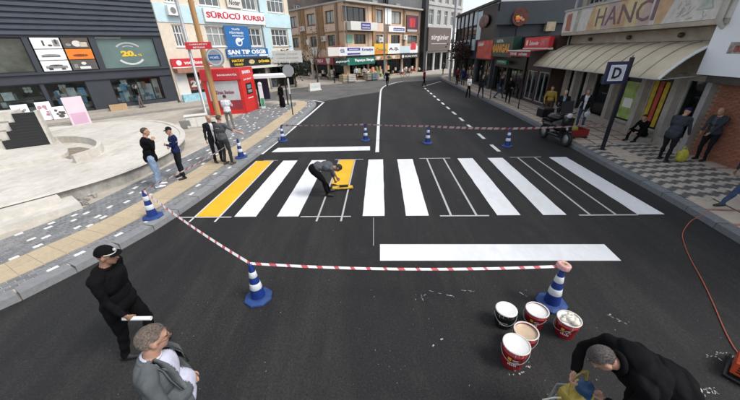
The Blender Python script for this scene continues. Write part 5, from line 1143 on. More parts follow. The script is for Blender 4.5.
# bus stop post with the letter D
pd = on(602, 149.5); dp = empty('bus_stop_sign', pd, R(2), 'dark bus stop post with a blue and white letter D panel', 'bus stop sign')
tz = (pole_uz(pd, 636, 57) - pd).z
MB().box(-.055, .055, -.04, .04, 0, tz).build('post', mat('post_navy', (.012, .014, .024), .4, .1), dp); MB().bbox(-.12, .12, -.12, .12, 0, .02, .005).build('base_plate', BLACKM, dp); MB().ell((0, 0, tz + .05), (.03, .03, .05), 8, 6).build('finial', STEEL, dp)
A_, B_ = pole_uz(pd, 610, 61) - pd, pole_uz(pd, 628.5, 83.2) - pd; x0_, x1_ = A_.x - .05, -.056; z0_, z1_ = B_.z, A_.z - .02
pn = MB().box(x0_, x1_, -.05, .05, z0_, z1_).build('panel', mat('panel_indigo', (.020, .022, .075), .4, .1), dp)
MB().box(x0_ + .09, x1_ - .09, -.054, -.05, z0_ + .1, z1_ - .1).build('white_square', WHITE, pn); MB().box(x0_ + .115, x1_ - .115, -.056, -.054, z0_ + .125, z1_ - .125).build('inner_square', mat('off_white_blue', (.55, .58, .66), .5), pn)
link('lettering', text_mesh('D', BLACKM, 'lettering', (x1_ - x0_) * .42, (z1_ - z0_) * .5, .03), pn, ((x0_ + x1_) / 2, -.061, (z0_ + z1_) / 2))
# far poles and bollards
def simple_pole(name, px, py, h, r_, m, label, cat, group=None, z=HZ):
    o = MB().tube([(0, 0, 0), (0, 0, h * .5), (0, 0, h)], [r_ * 1.15, r_, r_ * .85], 10).build(name, m, None, on(px, py, z)); tag(o, label, cat, group)
    MB().lathe([(r_ * 2.2, 0), (r_ * 2.2, .02), (r_ * 1.3, .05)], 12).build('foot', m, o); return o
simple_pole('street_lamp', 449.3, 80.5, 14, .13, STEEL, 'tall pale lamp post at the far right street corner', 'street lamp')
simple_pole('street_lamp', 384.5, 79.5, 6.6, .12, GREYP, 'grey pole in front of the yellow shop sign', 'street lamp')
for i, (x, y) in enumerate(((490, 98.5), (518, 108.5), (457, 84))): simple_pole('bollard', x, y, 1.5 if i < 2 else 1.0, .03, BLACKM, ('thin black post by the kerb near the walking pedestrian', 'thin black post nearest the scooter on the right kerb', 'far thin black post near the lamp at the corner')[i], 'bollard', 'thin black posts along the right kerb')
# ------------------------------------------------------------------ cash machine kiosk
k0, k1, k2 = on(211, 115), on(247, 113), on(259, 108)
kr_ = empty('cash_kiosk', k0, math.atan2(k1.y - k0.y, k1.x - k0.x), 'bright red bank cash machine kiosk with a white poster front', 'kiosk'); F = Facade(kr_); KW = (k1 - k0).length; KD = 1.9
kz = F.uz(240, 70)[1]
F.wall('wall', 0, KW, 0, kz - .55, [(.2, KW - .12, .25, kz - .6)], BRED, .06, thick=KD)
F.box('poster_panel', .2, KW - .12, .25, kz - .6, -.058, -.04, mat('poster_silver', (.50, .51, .53), .4, .12, 2)); F.box('red_field', .2, KW - .12, .25, (kz - .6) * .42, -.04, -.036, mat('poster_maroon', (.28, .03, .04), .4, .2, 3))
F.text('Ziraat Bankası', .6, KW - .55, (kz - .6) * .62, (kz - .6) * .72, -.034, mat('plum_text', (.25, .06, .1), .5), None, .02)
hd_ = F.box('fascia', -.06, KW + .05, kz - .55, kz, -KD, .08, RED); F.text('BANKAMATİK', KW * .42, KW * .95, kz - .3, kz - .17, .083, WHITE, hd_, .03); F.box('roof_cap', -.02, KW, kz + .002, kz + .1, -KD + .1, 0, RED)
# protruding cash machine on the right
a2 = math.atan2(k2.y - k1.y, k2.x - k1.x); FK = Facade(kr_, Matrix.Rotation(-kr_.rotation_euler.z, 4, 'Z') @ Matrix.Translation(k1 + Vector((.02, -.02, 0)) - k0) @ Matrix.Rotation(a2, 4, 'Z')); MW = (k2 - k1).length
b = MB(FK.L).box(0, MW, 0, .5, .0, kz + .12); mc = b.build('machine', BRED, kr_)
sz = FK.uz(250, 88)[1]
FK.box('screen_bay', MW * .28, MW * .72, sz - .35, sz + .35, .0, .012, BLACKM, mc); FK.box('screen', MW * .36, MW * .64, sz - .0, sz + .25, .012, .02, mat('screen_grey', (.2, .23, .26), .1, .2), mc); FK.box('keypad', MW * .36, MW * .64, sz - .25, sz - .08, .012, .06, STEEL, mc)
FK.text('24', MW * .2, MW * .38, sz + .55, sz + .65, .004, WHITE, mc, .02); FK.text('SAAT', MW * .43, MW * .8, sz + .55, sz + .65, .004, WHITE, mc, .02); FK.text('BANKA', MW * .2, MW * .8, kz - .25, kz - .05, .004, WHITE, mc, .03); FK.box('note_label', MW * .3, MW * .7, sz - .62, sz - .56, .0, .006, WHITE, mc)
# white canopy and leaflet stand right of the kiosk
w0 = on(262, 108.5); wr = empty('bus_shelter', w0 + Vector((.05, .9, 0)), R(12), 'small shelter with a thin white roof beside the cash kiosk', 'shelter')
zr = pole_uz(w0 + Vector((.05, .9, 0)), 262, 75).z
MB().bbox(-.6, 1.75, -.5, 1.2, zr - .32, zr - .1, .04).build('roof', WHITE, wr)
for x in (-.45, 1.6): MB().box(x - .05, x + .05, .2, .3, 0, zr - .325).build('post', BLACKM, wr)
MB().box(-.38, .38, .22, .28, .5, zr - .4).build('back_panel', mat('panel_night', (.02, .02, .05), .2, .2), wr)
w1 = on(264, 109); ws = empty('leaflet_stand', w1, R(15), 'slim white and green leaflet stand beside the kiosk', 'stand')
MB().bbox(-.16, .16, -.12, .12, 0, .06, .02).build('base', GREYP, ws); MB().box(-.13, .13, -.05, .05, .06, 1.65).build('panel', WHITE, ws); MB().box(-.11, .11, -.055, -.05, .2, .75).build('green_field', mat('leaf_green', (.05, .32, .14), .5, .2), ws); MB().ell((0, -.02, 1.68), (.14, .06, .14), 12, 8).build('head_disc', WHITE, ws)
# utility box
ub = empty('utility_cabinet', on(199, 126.5), R(28), 'low pale grey utility cabinet at the foot of the lamp post', 'cabinet')
MB().bbox(-.55, .45, -.25, .25, .0, .62, .03).build('body', mat('cabinet_grey', (.52, .51, .48), .6, .08, 4), ub); MB().box(-.53, -.06, -.262, -.25, .06, .56).build('door', OFFW, ub); MB().box(-.03, .43, -.262, -.25, .06, .56).build('door', OFFW, ub); MB().box(-.6, .5, -.3, .3, .622, .66).build('lid', OFFW, ub)
aw_ = on(187, 128.5); af = empty('small_trestle', aw_, R(20), 'small grey folding trestle beside the utility cabinet', 'trestle'); MB().box(-.25, .25, -.02, .02, .05, .5, 0, Matrix.Rotation(R(22), 4, 'X')).build('front_leaf', STEEL, af); MB().box(-.25, .25, .33, .36, .02, .5, 0, Matrix.Rotation(R(-18), 4, 'X')).build('back_leaf', STEEL, af)
# ------------------------------------------------------------------ stepped monument on the planter
mq0, mq1 = G(7, 150, .62), G(51, 144.5, .62); mw = (mq1 - mq0).length
mn = empty('stepped_monument', mq0, math.atan2(mq1.y - mq0.y, mq1.x - mq0.x), 'black granite panel with stepped left edge on a white stepped monument', 'monument'); F = Facade(mn)
zt_ = F.uz(32, 112)[1]
ux = [F.uz(7, 149)[0], F.uz(13, 139)[0], F.uz(18, 129)[0], F.uz(24, 121.5)[0], F.uz(24, 113)[0]]
st_ = [0, mw * .2, mw * .34, mw * .5]; hh_ = [zt_ * .27, zt_ * .52, zt_ * .76, zt_]
gp = [(0, .02)]; 
for i in range(4): gp += [(st_[i], hh_[i]), (st_[i + 1] if i < 3 else mw, hh_[i])]
gp += [(mw, .02)]
b = MB(); n = len(gp); b.add([(p[0], -.03, p[1]) for p in gp] + [(p[0], .05, p[1]) for p in gp], [tuple(range(n))[::-1], tuple(range(n, 2 * n))] + [(i, (i + 1) % n, n + (i + 1) % n, n + i) for i in range(n)]); b.build('granite_panel', mat('black_granite', (.014, .015, .017), .35, .3, 40, .1, 80), mn)
for i in range(10): 
    z_ = .12 + i * zt_ * .085; uu = 0 if z_ < hh_[0] else st_[1] if z_ < hh_[1] else st_[2] if z_ < hh_[2] else st_[3]; MB().box(uu + .12, mw - .12, -.036, -.03, z_, z_ + .03).build('engraved_line', mat('engraving', (.022, .022, .023), .6), mn)
for i in range(4):
    MB().box(-3.5, st_[i] - .0 if i else 0, .06 + .22 * (3 - i) * 0, 1.1 - .05 * i, 0 if i == 0 else hh_[i - 1] + .0, hh_[i] + .06).build('white_step', PLAST, mn)
MB().box(mw + .01, mw + .09, -.06, .3, 0, zt_ + .05).build('white_edge', PLAST, mn); MB().box(st_[3], mw, .06, .3, .0, zt_ - .02).build('white_core', PLAST, mn)
plt = [G(x, y, .55) for x, y in ((-30, 172), (0, 168), (30, 164), (55, 159.5), (66, 156), (69, 152), (64, 146), (50, 140), (0, 142), (-40, 150))]; MB().prism([tuple(p) for p in smooth_path(plt, .3)], .49, .64, bottom=False).build('monument_plinth', PLAST, planter)
# ------------------------------------------------------------------ boards and boxes in front of the dark store
pa, pb = on(73.5, 126.5), on(92.5, 123.5); pk = empty('display_board', pa, math.atan2(pb.y - pa.y, pb.x - pa.x), 'tall pink and white board standing at the kerb before the store', 'board'); F = Facade(pk); pz = F.uz(60, 98)[1]
MB().box(0, (pb - pa).length, 0, .09, .04, pz).build('panel', PINKB, pk); MB().box(.0, (pb - pa).length, -.12, .22, 0, .038).build('foot', STEEL, pk); MB().box(.1, (pb - pa).length - .1, -.006, 0, .1, pz * .45).build('pink_field', mat('rose_field', (.62, .40, .52), .5, .1, 1), pk)
for i, (x, y, wv, hv, an) in enumerate(((13, 125, .7, .9, 40), (27, 122.5, .75, 1.1, 44), (50, 120, .7, 1.15, 46), (62, 119, .7, .8, 42))):
    o = empty('poster_stand', on(x, y), R(90 - an), ('low white floral board at the far left of the shop front', 'white floral board with dark blossom near the store window', 'white board with pink edge and dark slit beside the pink board', 'short white board leaning behind the pink board')[i], 'board', 'white printed boards outside the store')
    T = Matrix.Rotation(R(-12), 4, 'X'); MB().box(-wv / 2, wv / 2, -.03, .03, .02, hv, 0, T).build('panel', WHITE, o); MB().box(-wv / 2, -wv / 2 + .06, .2, .55, 0, .05).build('foot', STEEL, o); MB().box(wv / 2 - .06, wv / 2, .2, .55, 0, .05).build('foot', STEEL, o); MB().tube([(0, .03 + .2 * hv * .4, hv * .8), (0, .5, .02)], .02, 6).build('strut', STEEL, o)
    b = MB()
    for k in range(5): cx, cz = random.uniform(-.3, .3) * wv, random.uniform(.25, .8) * hv; s_ = random.uniform(.08, .17); b.add([T @ Vector((cx + s_ * math.cos(6.283 * j / 9) * random.uniform(.5, 1.1), -.034, cz + s_ * .7 * math.sin(6.283 * j / 9))) for j in range(9)], [tuple(range(9))])
    b.build('print', [PK, PO, mat('print_rose', (.45, .2, .25), .5, .3)][i % 3], o)
for i, (x, y) in enumerate(((116, 110.5), (123.5, 109.5))):
    o = empty('cardboard_box', on(x, y), R(40), ('left tan cardboard box on the pavement by the store pillar', 'right tan cardboard box on the pavement by the store pillar')[i], 'box', 'cardboard boxes by the store'); MB().box(-.3, .3, -.22, .22, 0, .42).build('carton', CARD, o); MB().box(-.03, .03, -.223, .223, .421, .425).build('packing_tape', PTAN, o); MB().box(-.29, .29, -.21, -.005, .421, .428).build('flap', CARD, o)
hb = empty('white_barrier', on(315, 90.5, .0), R(45), 'pale concrete barrier block at the far kerb', 'barrier'); MB().box(-.75, .75, -.2, .2, 0, .12).box(-.68, .68, -.12, .12, .12, .75).build('block', OFFW, hb); MB().box(-.5, .5, -.125, -.12, .3, .5).build('stripe', PALEB, hb)
# ------------------------------------------------------------------ people
def lo(loc, face, H, p):
    v = Matrix.Rotation(R(face), 3, 'Z') @ (Vector(p) - Vector(loc)); return v / (H / 1.75)
def along(p, d): return Vector(p)
# officer in a peaked cap, near left
L_ = Vector((-3.36, 2.93, 0)); fc = 80
hand = lo(L_, fc, 1.78, (-3.04, 2.70, .93))
of = person('man in a black uniform and black cap holding a rolled white paper', L_, fc, 1.78, hip=(0, .06, .93), lean=6, feet=((-.13, .18), (.11, -.10)), rh=hand, lh=(-.24, .06, .86), hp=14, hy=-4, top='black', bot='black', hair='cap', cap='black', skin=SKIN2, vox=.0095, bulk=1.3, hem=.08, curl=(.9, 1.3), elbow=(-.75, -.4))
b = MB(); hr = Vector(of['hr']); b.tube([hr + Vector((-.03, -.10, .0)), hr + Vector((.0, .06, -.005)), hr + Vector((.03, .24, -.01))], .026, 12)
pr = b.build('rolled_paper', mat('paper', (.74, .75, .73), .7, .04, 9), None, L_, -R(fc)); tag(pr, 'roll of white paper in the hand of the man in the cap', 'paper')
b = MB(); H4 = of['H4']
b.tube([H4 @ Vector((.0885 * math.cos(a), .093 * math.sin(a) * 1.08 - .008, .05 + .006 * math.sin(a))) for a in [math.pi * (.06 + .88 * i / 16) for i in range(17)]], .0045, 6); of['child']('cap_band', b, OFFW)
b = MB(); b.ell(H4 @ Vector((0, .082, .085)), (.02, .02, .02), 10, 8); of['child']('cap_emblem', b, mat('silver_emblem', (.45, .45, .47), .3, .2, 30))
b = MB(); b.ell(of['chest'] @ Vector((.09, .105, .07)), (.022, .02, .022), 12, 8); of['child']('badge', b, mat('badge', (.35, .38, .45), .4, .4, 60))
b = MB(); nk = of['neck']; M2 = of['M2']
b.tube([Vector(nk) + M2 @ Vector((.068 * math.cos(a), .064 * math.sin(a) - .002, -.005)) for a in [2 * math.pi * i / 18 for i in range(18)]], .02, 8, closed=True); of['child']('collar', b, CL['black'])
# man in the grey suit, nearest on the left
L_ = Vector((-1.86, 1.66, 0)); fc = 66
gs = person('grey haired man in a grey suit jacket and pale shirt with glasses', L_, fc, 1.83, lean=2, feet=((-.13, .05), (.13, .0)), rh=(.27, .13, .86), lh=(-.25, .12, .84), hp=10, hy=-22, top='suit', bot='char', hair='short', hairm=mat('hair_greybrown', (.145, .115, .095), .75, .35, 40, .6, 200), vox=.0095, bulk=1.2, belly=.95, fold=.4, hem=.12, shirt='shirt', vw=.062, curl=(.7, .7))
b = MB(); H4 = gs['H4']
for sd in (-1, 1): b.tube([H4 @ Vector((.034 * sd + .026 * math.cos(a), .108 + .002 * math.cos(a * 2), .002 + .02 * math.sin(a))) for a in [6.283 * i / 14 for i in range(14)]], .002, 5, closed=True); b.tube([H4 @ Vector((.06 * sd, .106, .006)), H4 @ Vector((.083 * sd, .07, .006)), H4 @ Vector((.085 * sd, -.005, .002))], .002, 5)
gs['child']('glasses', b, mat('glasses_brown', (.06, .03, .02), .3))
C4 = gs['chest']
for sd in (-1, 1):
    b = MB(); pts = [(.05, .055, .205), (.085, .135, .14), (.125, .19, .0), (.125, .205, -.14), (.155, .19, -.12), (.18, .155, .05), (.145, .12, .14), (.09, .03, .20)]
    n = len(pts); b.add([C4 @ Vector((p[0] * sd, p[1] - .02, p[2])) for p in pts] + [C4 @ Vector((p[0] * sd, p[1] - .038, p[2])) for p in pts], [tuple(range(n)), tuple(range(n, 2 * n))[::-1]] + [(i, (i + 1) % n, n + (i + 1) % n, n + i) for i in range(n)], 0, True); gs['child']('lapel', b, CL['suit'])
b = MB(); nk = gs['neck']; M2 = gs['M2']; b.tube([Vector(nk) + M2 @ Vector((.063 * math.cos(a), .062 * math.sin(a) - .002, .012 - .02 * math.sin(a))) for a in [2 * math.pi * i / 18 for i in range(18)]], .011, 8, closed=True); gs['child']('shirt_collar', b, CL['shirt'])
b = MB(); b.tube([Vector(nk) + M2 @ Vector((.078 * math.cos(a), .074 * math.sin(a) - .006, -.006)) for a in [math.pi * (.9 + 1.2 * i / 14) for i in range(15)]], .024, 8); gs['child']('jacket_collar', b, CL['suit'])
# painter bending over the sprayer, bottom right
L_ = Vector((2.55, 1.62, 0)); fc = 274
ptr = person('painter in black bending far forward over a yellow and blue sprayer', L_, fc, 1.78, hip=(0, -.04, 1.02), lean=62, feet=((-.16, .05), (.16, -.02)), rh=lo(L_, fc, 1.78, (1.93, 1.83, .93)), lh=lo(L_, fc, 1.78, (2.12, 1.62, .84)), hp=62, hy=8, top='black', bot='black', hair='crop', hairm=mat('hair_shaved_grey', (.12, .105, .095), .8, .35, 60, .5, 200), vox=.0095, bulk=1.5, hem=.02, curl=(1.2, 1.2), elbow=(.2, -.5))
b = MB(); nk = ptr['neck']; M2 = ptr['M2']
b.tube([Vector(nk) + M2 @ Vector((.074 * math.cos(a), .07 * math.sin(a) + .0, .012 + .03 * (1 - math.sin(a)))) for a in [2 * math.pi * i / 18 for i in range(18)]], .026, 8, closed=True); ptr['child']('collar', b, CL['black'])
sy = mat('sprayer_yellow', (.40, .30, .06), .5, .35, 14, .2, 50); sbl = mat('sprayer_blue', (.014, .06, .15), .45, .4, 12, .2, 50)
spr = empty('paint_sprayer', (2.04, 1.82, 0), R(20), 'yellow and blue line paint sprayer with a pale hose loop held by the painter', 'paint sprayer')
MB().bbox(-.12, .14, -.09, .1, .46, .66, .03).build('housing', sy, spr); MB().ell((.06, -.02, .70), (.085, .075, .085), 16, 10).lathe([(.06, .58), (.078, .62), (.078, .70)], 18, 0, Matrix.Translation((.06, -.02, 0))).build('motor', sbl, spr)
MB().tube([(-.1, .0, .62), (-.13, .02, .86), (-.1, .03, .915), (-.02, .03, .93), (.06, .02, .9), (.08, 0, .76)], .014, 8).build('handle', sy, spr)
fb = MB()
for sx in (-.11, .13):
    for sy_ in (-.09, .1): fb.tube([(sx, sy_, .5), (sx * 1.35, sy_ * 1.5, .03)], .012, 6)
fb.tube([(-.15, -.135, .12), (.18, -.135, .12), (.18, .15, .12), (-.15, .15, .12)], .01, 6, closed=True); fb.build('frame', STEEL, spr)
MB().tube([(-.1, -.04, .56), (-.2, -.06, .6), (-.30, -.02, .57), (-.33, .07, .5), (-.26, .13, .46), (-.16, .09, .5), (-.1, .04, .54)], .009, 8).build('hose', mat('hose_white', (.60, .58, .52), .5, .15, 20), spr); MB().tube([(.05, .08, .6), (.03, .2, .45), (.0, .22, .1), (.05, .2, .03)], .012, 8).build('suction_tube', STEEL, spr)
MB().lathe([(.05, .4), (.055, .42), (.055, .46)], 14, 0, Matrix.Translation((.0, -.02, 0))).build('filter', YELS, spr)
# worker bending over the stencil
L_ = Vector((-1.22, 7.98, 0)); fc = 80
hip_ = lo(L_, fc, 1.74, (-1.55, 7.90, .86))
wk = person('worker in a grey shirt and black trousers bent over the yellow stencil', L_, fc, 1.74, hip=hip_, lean=97, twist=4, feet=((-.15, .05), (.12, -.03)), lh=lo(L_, fc, 1.74, (-.90, 8.45, .15)), rh=lo(L_, fc, 1.74, (-.98, 8.22, .14)), hp=85, hy=10, top='grey', bot='black', vox=.013, bulk=1.18, sleeve=0, skin=SKIN2, hair='short', curl=(1, 1), elbow=(-.3, .2), foot_dir=(-10, 15))
stc = empty('paint_stencil', (-.80, 8.42, 0), R(4), 'yellow smeared stencil board at the worker hands', 'stencil')
b = MB(); b.box(-.34, .28, -.12, .10, .012, .035); b.build('board', mat('stencil_yellow', (.62, .36, .02), .5, .35, 8), stc); MB().tube([(-.34, -.12, .04), (-.2, -.16, .045), (.1, -.16, .045), (.30, -.11, .04)], .018, 8).build('edge_roll', mat('stencil_smear', (.25, .15, .03), .6, .6, 9), stc); MB().box(-.12, .14, -.03, .03, .04, .10).build('squeegee', mat('squeegee_black', (.02, .02, .02), .5, .2), stc)
# pair by the planter
L_ = on(161, 186.3); person('man in a black padded jacket and pale blue jeans seen from behind', L_, 55, 1.80, lean=5, feet=((-.12, .0), (.12, -.06)), rh=(.03, .20, 1.40), lh=(-.25, .05, .85), hp=4, top='black', bot='jean', shoe=SHOEW, hair='crop', hairm=HAIRB, vox=.015, bulk=1.3, hem=.16, curl=(.6, 1.2))
L_ = on(184.5, 177.5); pw = person('policewoman in navy jacket and cap standing with folded arms', L_, 222, 1.66, lean=-2, feet=((-.17, .05), (.2, .02)), lh=(.10, .19, 1.19), rh=(-.10, .21, 1.15), hp=8, hy=-15, top='royal', bot='ink', hair='cap', cap='ink', vox=.015, bulk=.98, hem=.04, curl=(.9, .9), elbow=(-.1, -.8))
b = MB(); C4 = pw['chest']; b.tube([C4 @ Vector((.168 * math.cos(a), .122 * math.sin(a), -.02)) for a in [6.283 * i / 20 for i in range(20)]], .012, 6, closed=True); pw['child']('jacket_stripe', b, mat('stripe_pale', (.35, .36, .5), .5)); b = MB(); b.ell(pw['H4'] @ Vector((0, .086, .085)), (.02, .02, .02), 10, 6); pw['child']('cap_emblem', b, OFFW)
# two men at the kerb
L_ = on(219, 161.8); person('balding older man in a dark suit talking with the man in the grey vest', L_, 128, 1.73, lean=2, feet=((-.11, .04), (.12, 0)), top='ink', bot='ink', hair='rim', hairm=HAIRW, shirt='white', vox=.016, bulk=1.08, hem=.14, lh=(-.25, .1, .84), hp=6)
L_ = on(229, 164.3); vm = person('man in a grey vest seen from behind pointing to the right', L_, 18, 1.76, lean=2, feet=((-.14, .0), (.14, .03)), rh=lo(L_, 18, 1.76, G(240, 132.5, 1.28)), lh=(-.25, .03, .86), top='grey', bot='char', sleeve=False, shoe=SHOEB, hair='short', hairm=HAIRB, vox=.015, bulk=1.12, hem=.03, curl=(.5, .15), elbow=(.3, -.6))
b = MB(); C4 = vm['chest']
for i in range(4): b.box(-.07 + .037 * i, -.07 + .037 * i + .026, -.142, -.13, .02, .05, 0, C4)
vm['child']('back_print', b, mat('print_silver', (.3, .31, .32), .5))
L_ = on(231.5, 129); person('man in a white shirt and khaki trousers using the red cash kiosk', L_, -14, 1.74, lean=4, feet=((-.13, .1), (.14, -.05)), rh=(.14, .4, 1.18), lh=(-.12, .38, 1.1), top='white', bot='khaki', shoe=SHOEB, vox=.018, bulk=1.12, hem=.05, hp=14)
L_ = on(283, 107); wm = person('woman in a long black robe and headscarf walking on the far pavement', L_, 205, 1.62, feet=((-.08, .12), (.08, -.05)), top='black', bot='black', hair='scarf', robe=True, vox=.022, bulk=.98, rh=(.24, .12, .8))
tag(MB().bbox(-.1, .1, -.05, .05, 0, .28, .03).build('handbag', mat('bag_beige', (.4, .34, .3), .6, .2), None, world_of(wm, Vector(wm['hr']) + Vector((0, .0, -.33)))), 'small pale handbag in the hand of the woman in the robe', 'bag')
L_ = G(387.3, 87); person('man in black walking along the centre line of the street', L_, 195, 1.72, lean=3, feet=((-.1, .22), (.1, -.22)), top='black', bot='black', vox=.024, bulk=1.15, hem=.2, fz=(0, .04))
L_ = G(423.7, 86); person('man in a dark red jacket and black trousers on the roadway', L_, 80, 1.70, lean=3, feet=((-.1, .2), (.1, -.2)), top='red', bot='black', vox=.024, bulk=1.18, hem=.06, fz=(0, .03))
# right pavement
PG = 'people walking on the right pavement'
person('woman in a white top and black trousers by the right kerb', on(467.5, 98.3), 150, 1.68, feet=((-.09, .12), (.09, -.1)), top='white', bot='black', hair='long', sleeve=False, vox=.02, bulk=.94, hp=10, group=PG)
person('man in a black jacket walking just right of the woman in white', on(480, 97.8), 170, 1.73, lean=5, feet=((-.1, .2), (.1, -.22)), top='ink', bot='char', vox=.02, bulk=1.15, hem=.08, hp=12, group=PG)
person('striding man in blue jeans and dark jacket behind the black dressed walker', on(498, 99), 120, 1.74, lean=6, feet=((-.1, .3), (.1, -.3)), top='navy', bot='denim', vox=.02, bulk=1.1, hem=.05, fz=(0, .08), group=PG)
person('walker all in black stepping along the kerb with arms bent', on(507, 103), 200, 1.70, lean=4, feet=((-.1, .24), (.1, -.2)), lh=(-.15, .3, 1.1), top='black', bot='black', hair='scarf', vox=.02, bulk=1.12, hem=.1, fz=(0, .05), group=PG)
person('dark coated passerby close to the grill shop doors', on(518, 98.8), 20, 1.72, feet=((-.1, .1), (.1, -.1)), top='char', bot='ink', vox=.022, bulk=1.12, hem=.2, group=PG)
person('person in a plum top under the dark tree at the corner', on(456.5, 84.5), 160, 1.68, top='red', bot='ink', vox=.026, bulk=1.1, hair='long', group=PG)
person('person in a royal blue jacket under the dark tree at the corner', on(462.5, 85), 210, 1.70, top='royal', bot='navy', vox=.026, bulk=1.12, group=PG)
person('man with a blue shirt under a black jacket behind the scooter', on(557, 127.5), 205, 1.74, lean=3, feet=((-.12, .05), (.12, 0)), lh=(-.14, .3, 1.05), rh=(.2, .25, 1.0), top='ink', bot='ink', shirt='jean', vox=.018, bulk=1.12, hem=.1, hair='rim', hairm=HAIRG, hp=10)
person('man in a mustard vest behind the man with the blue shirt', on(546, 118.5), 215, 1.70, lean=10, feet=((-.12, .05), (.12, 0)), top='mustard', bot='brown', vox=.02, bulk=1.15, rh=(.25, .25, .95), hair='short')
gm = person('man in a dark jacket, white shirt and jeans standing under the canopy', on(579, 127.3), 222, 1.76, lean=1, feet=((-.12, .06), (.13, 0)), lh=(-.22, .2, .95), top='ink', bot='denim', shirt='white', vw=.085, vox=.017, bulk=1.12, hem=.08, hair='crop', hairm=HAIRG, hp=8, hy=-10)
def bag(name, loc, m, w, h, label, rz=0):
    o = empty(name, loc, rz, label, 'bag'); b = MB(); b.ell((0, 0, h * .42), (w, w * .6, h * .45), 14, 10); n = len(b.v); b.v = [(x * (1 + .12 * math.sin(9 * z / h + x * 30)), y * (1 + .15 * math.sin(7 * x / w)), max(z, .0)) for x, y, z in b.v]; b.build('sack', m, o)
    for sd in (-1, 1): MB().tube([(-w * .35, sd * .01, h * .75), (-w * .2, sd * .02, h * 1.05), (w * .2, sd * .02, h * 1.05), (w * .35, sd * .01, h * .75)], .008, 6).build('strap', m, o)
    return o
q = world_of(gm, gm['hl']); bag('shopping_bag', (q.x, q.y, q.z - .36), mat('bag_white', (.55, .56, .58), .5, .15, 9), .15, .34, 'white carrier bag in the hand of the man under the canopy')
q = on(541, 113.5); bag('shopping_bag', q + Vector((0, 0, .0)), mat('bag_teal', (.06, .33, .32), .5, .2, 9), .24, .42, 'teal bag standing on the pavement left of the scooter')
# seated man, two men by the brick shop, legs at the edge
sl = G(648, 134.5, HZ); sl = Vector((11.15, 12.1, HZ)); person('man in black sitting low against the shop plinth', sl, 262, 1.72, hip=(0, -.12, .30), lean=14, feet=((-.16, .36), (.16, .40)), lh=(-.16, .36, .42), rh=(.15, .38, .42), top='black', bot='black', vox=.017, bulk=1.1, hp=18, hy=-15, knee_out=.3)
tag(MB().bbox(-.25, .2, -.3, .3, 0, .17, .02).build('step_block', PLINTH, None, sl + Vector((.08, .0, 0)), 0), 'low stone block under the man sitting by the shop', 'step')
bc = person('man in a slate jacket and royal blue cap stooping over a yellow bag', on(662, 160.5), 72, 1.76, lean=16, feet=((-.15, .08), (.15, -.12)), rh=(.26, .34, .82), lh=(-.2, .36, .95), top='slate', bot='ink', vox=.015, bulk=1.25, hem=.14, hair='cap', cap='royal', hp=24)
q = world_of(bc, bc['hr']); bag('shopping_bag', (q.x + .05, q.y - .02, HZ), mat('bag_yellow', (.46, .42, .05), .5, .35, 14), .2, .50, 'yellow carrier bag held between the two men at the brick shop')
person('bald man in a slate jacket leaning by the brick shop', on(700, 160), 262, 1.74, lean=4, side=0, feet=((-.13, .05), (.13, .0)), lh=(-.12, .34, .98), rh=(.1, .36, .96), top='slate', bot='ink', shirt='grey', vox=.015, bulk=1.18, hem=.06, hair='rim', hairm=HAIRG, hp=16)
person('striding person in blue jeans stepping in from the right edge', Vector((8.88, 6.36, HZ)), 272, 1.76, hip=(0, .05, .92), feet=((-.1, .50), (.1, -.42)), top='char', bot='denim', vox=.016, bulk=1.1, hem=.1, fz=(.02, .05), shoe=SHOE)
# people outside the shops across the way
person('passerby in a black top and grey trousers at the store window', on(142, 107.5), 60, 1.66, top='black', bot='lead', hair='long', vox=.022, bulk=.95, feet=((-.1, .1), (.1, -.1)))
for i, (px, py, tp, bt, lb) in enumerate(((356.5, 80.3, 'white', 'lead', 'person in a white top outside the green signed shop'), (364.5, 79.6, 'white', 'brown', 'shopkeeper in white by the crates at the corner shop'), (335, 82.8, 'ink', 'ink', 'dark figure near the left end of the green sign'), (443, 74.2, 'slate', 'ink', 'distant figure before the white columns of the tower'))):
    person(lb, on(px, py), 180 + 40 * i, 1.68, top=tp, bot=bt, vox=.03, bulk=1.05)
# ------------------------------------------------------------------ scooter and red cart at the kerb
sc_ = empty('motor_scooter', G(553, 141.5), R(186), 'black motor scooter parked at the right kerb facing the crossing', 'scooter')
SB = mat('scooter_black', (.012, .012, .014), .25, .2, 6); TY = mat('tyre', (.012, .012, .012), .8, .2, 20)
for y in (-.62, .62):
    T = Matrix.Translation((0, y, .25)) @ Matrix.Rotation(R(90), 4, 'Y'); w = MB().lathe([(.16, -.05), (.23, -.055), (.25, -.03), (.25, .03), (.23, .055), (.16, .05), (.16, -.05)], 24, 0, T, capb=False, capt=False).build('wheel', TY, sc_); MB().lathe([(.02, -.03), (.16, -.025), (.16, .025), (.02, .03)], 20, 0, T).build('rim', STEEL, w)
b = MB(); b.ell((0, -.35, .55), (.17, .42, .16), 16, 10); b.ell((0, -.62, .62), (.14, .22, .1), 14, 8); b.build('rear_body', SB, sc_); MB().bbox(-.15, .15, -.2, .42, .25, .33, .03).build('footboard', SB, sc_)
b = MB(); b.box(-.19, .19, .40, .46, .3, .95, 0, Matrix.Rotation(R(-4), 4, 'X')); b.ell((0, .48, .82), (.17, .09, .2), 14, 8); b.build('front_shield', SB, sc_); MB().ell((0, -.3, .74), (.15, .38, .06), 16, 8).build('seat', mat('seat_vinyl', (.018, .017, .016), .5, .2, 20), sc_)
MB().tube([(0, .62, .25), (0, .5, .7), (0, .42, 1.0)], .035, 8).build('fork', STEEL, sc_); MB().tube([(-.34, .3, 1.06), (-.2, .38, 1.04), (.2, .38, 1.04), (.34, .3, 1.06)], .017, 8).build('handlebar', BLACKM, sc_); MB().ell((0, .5, 1.0), (.1, .07, .09), 12, 8).build('headlight', mat('lamp_glass', (.5, .5, .5), .15), sc_)
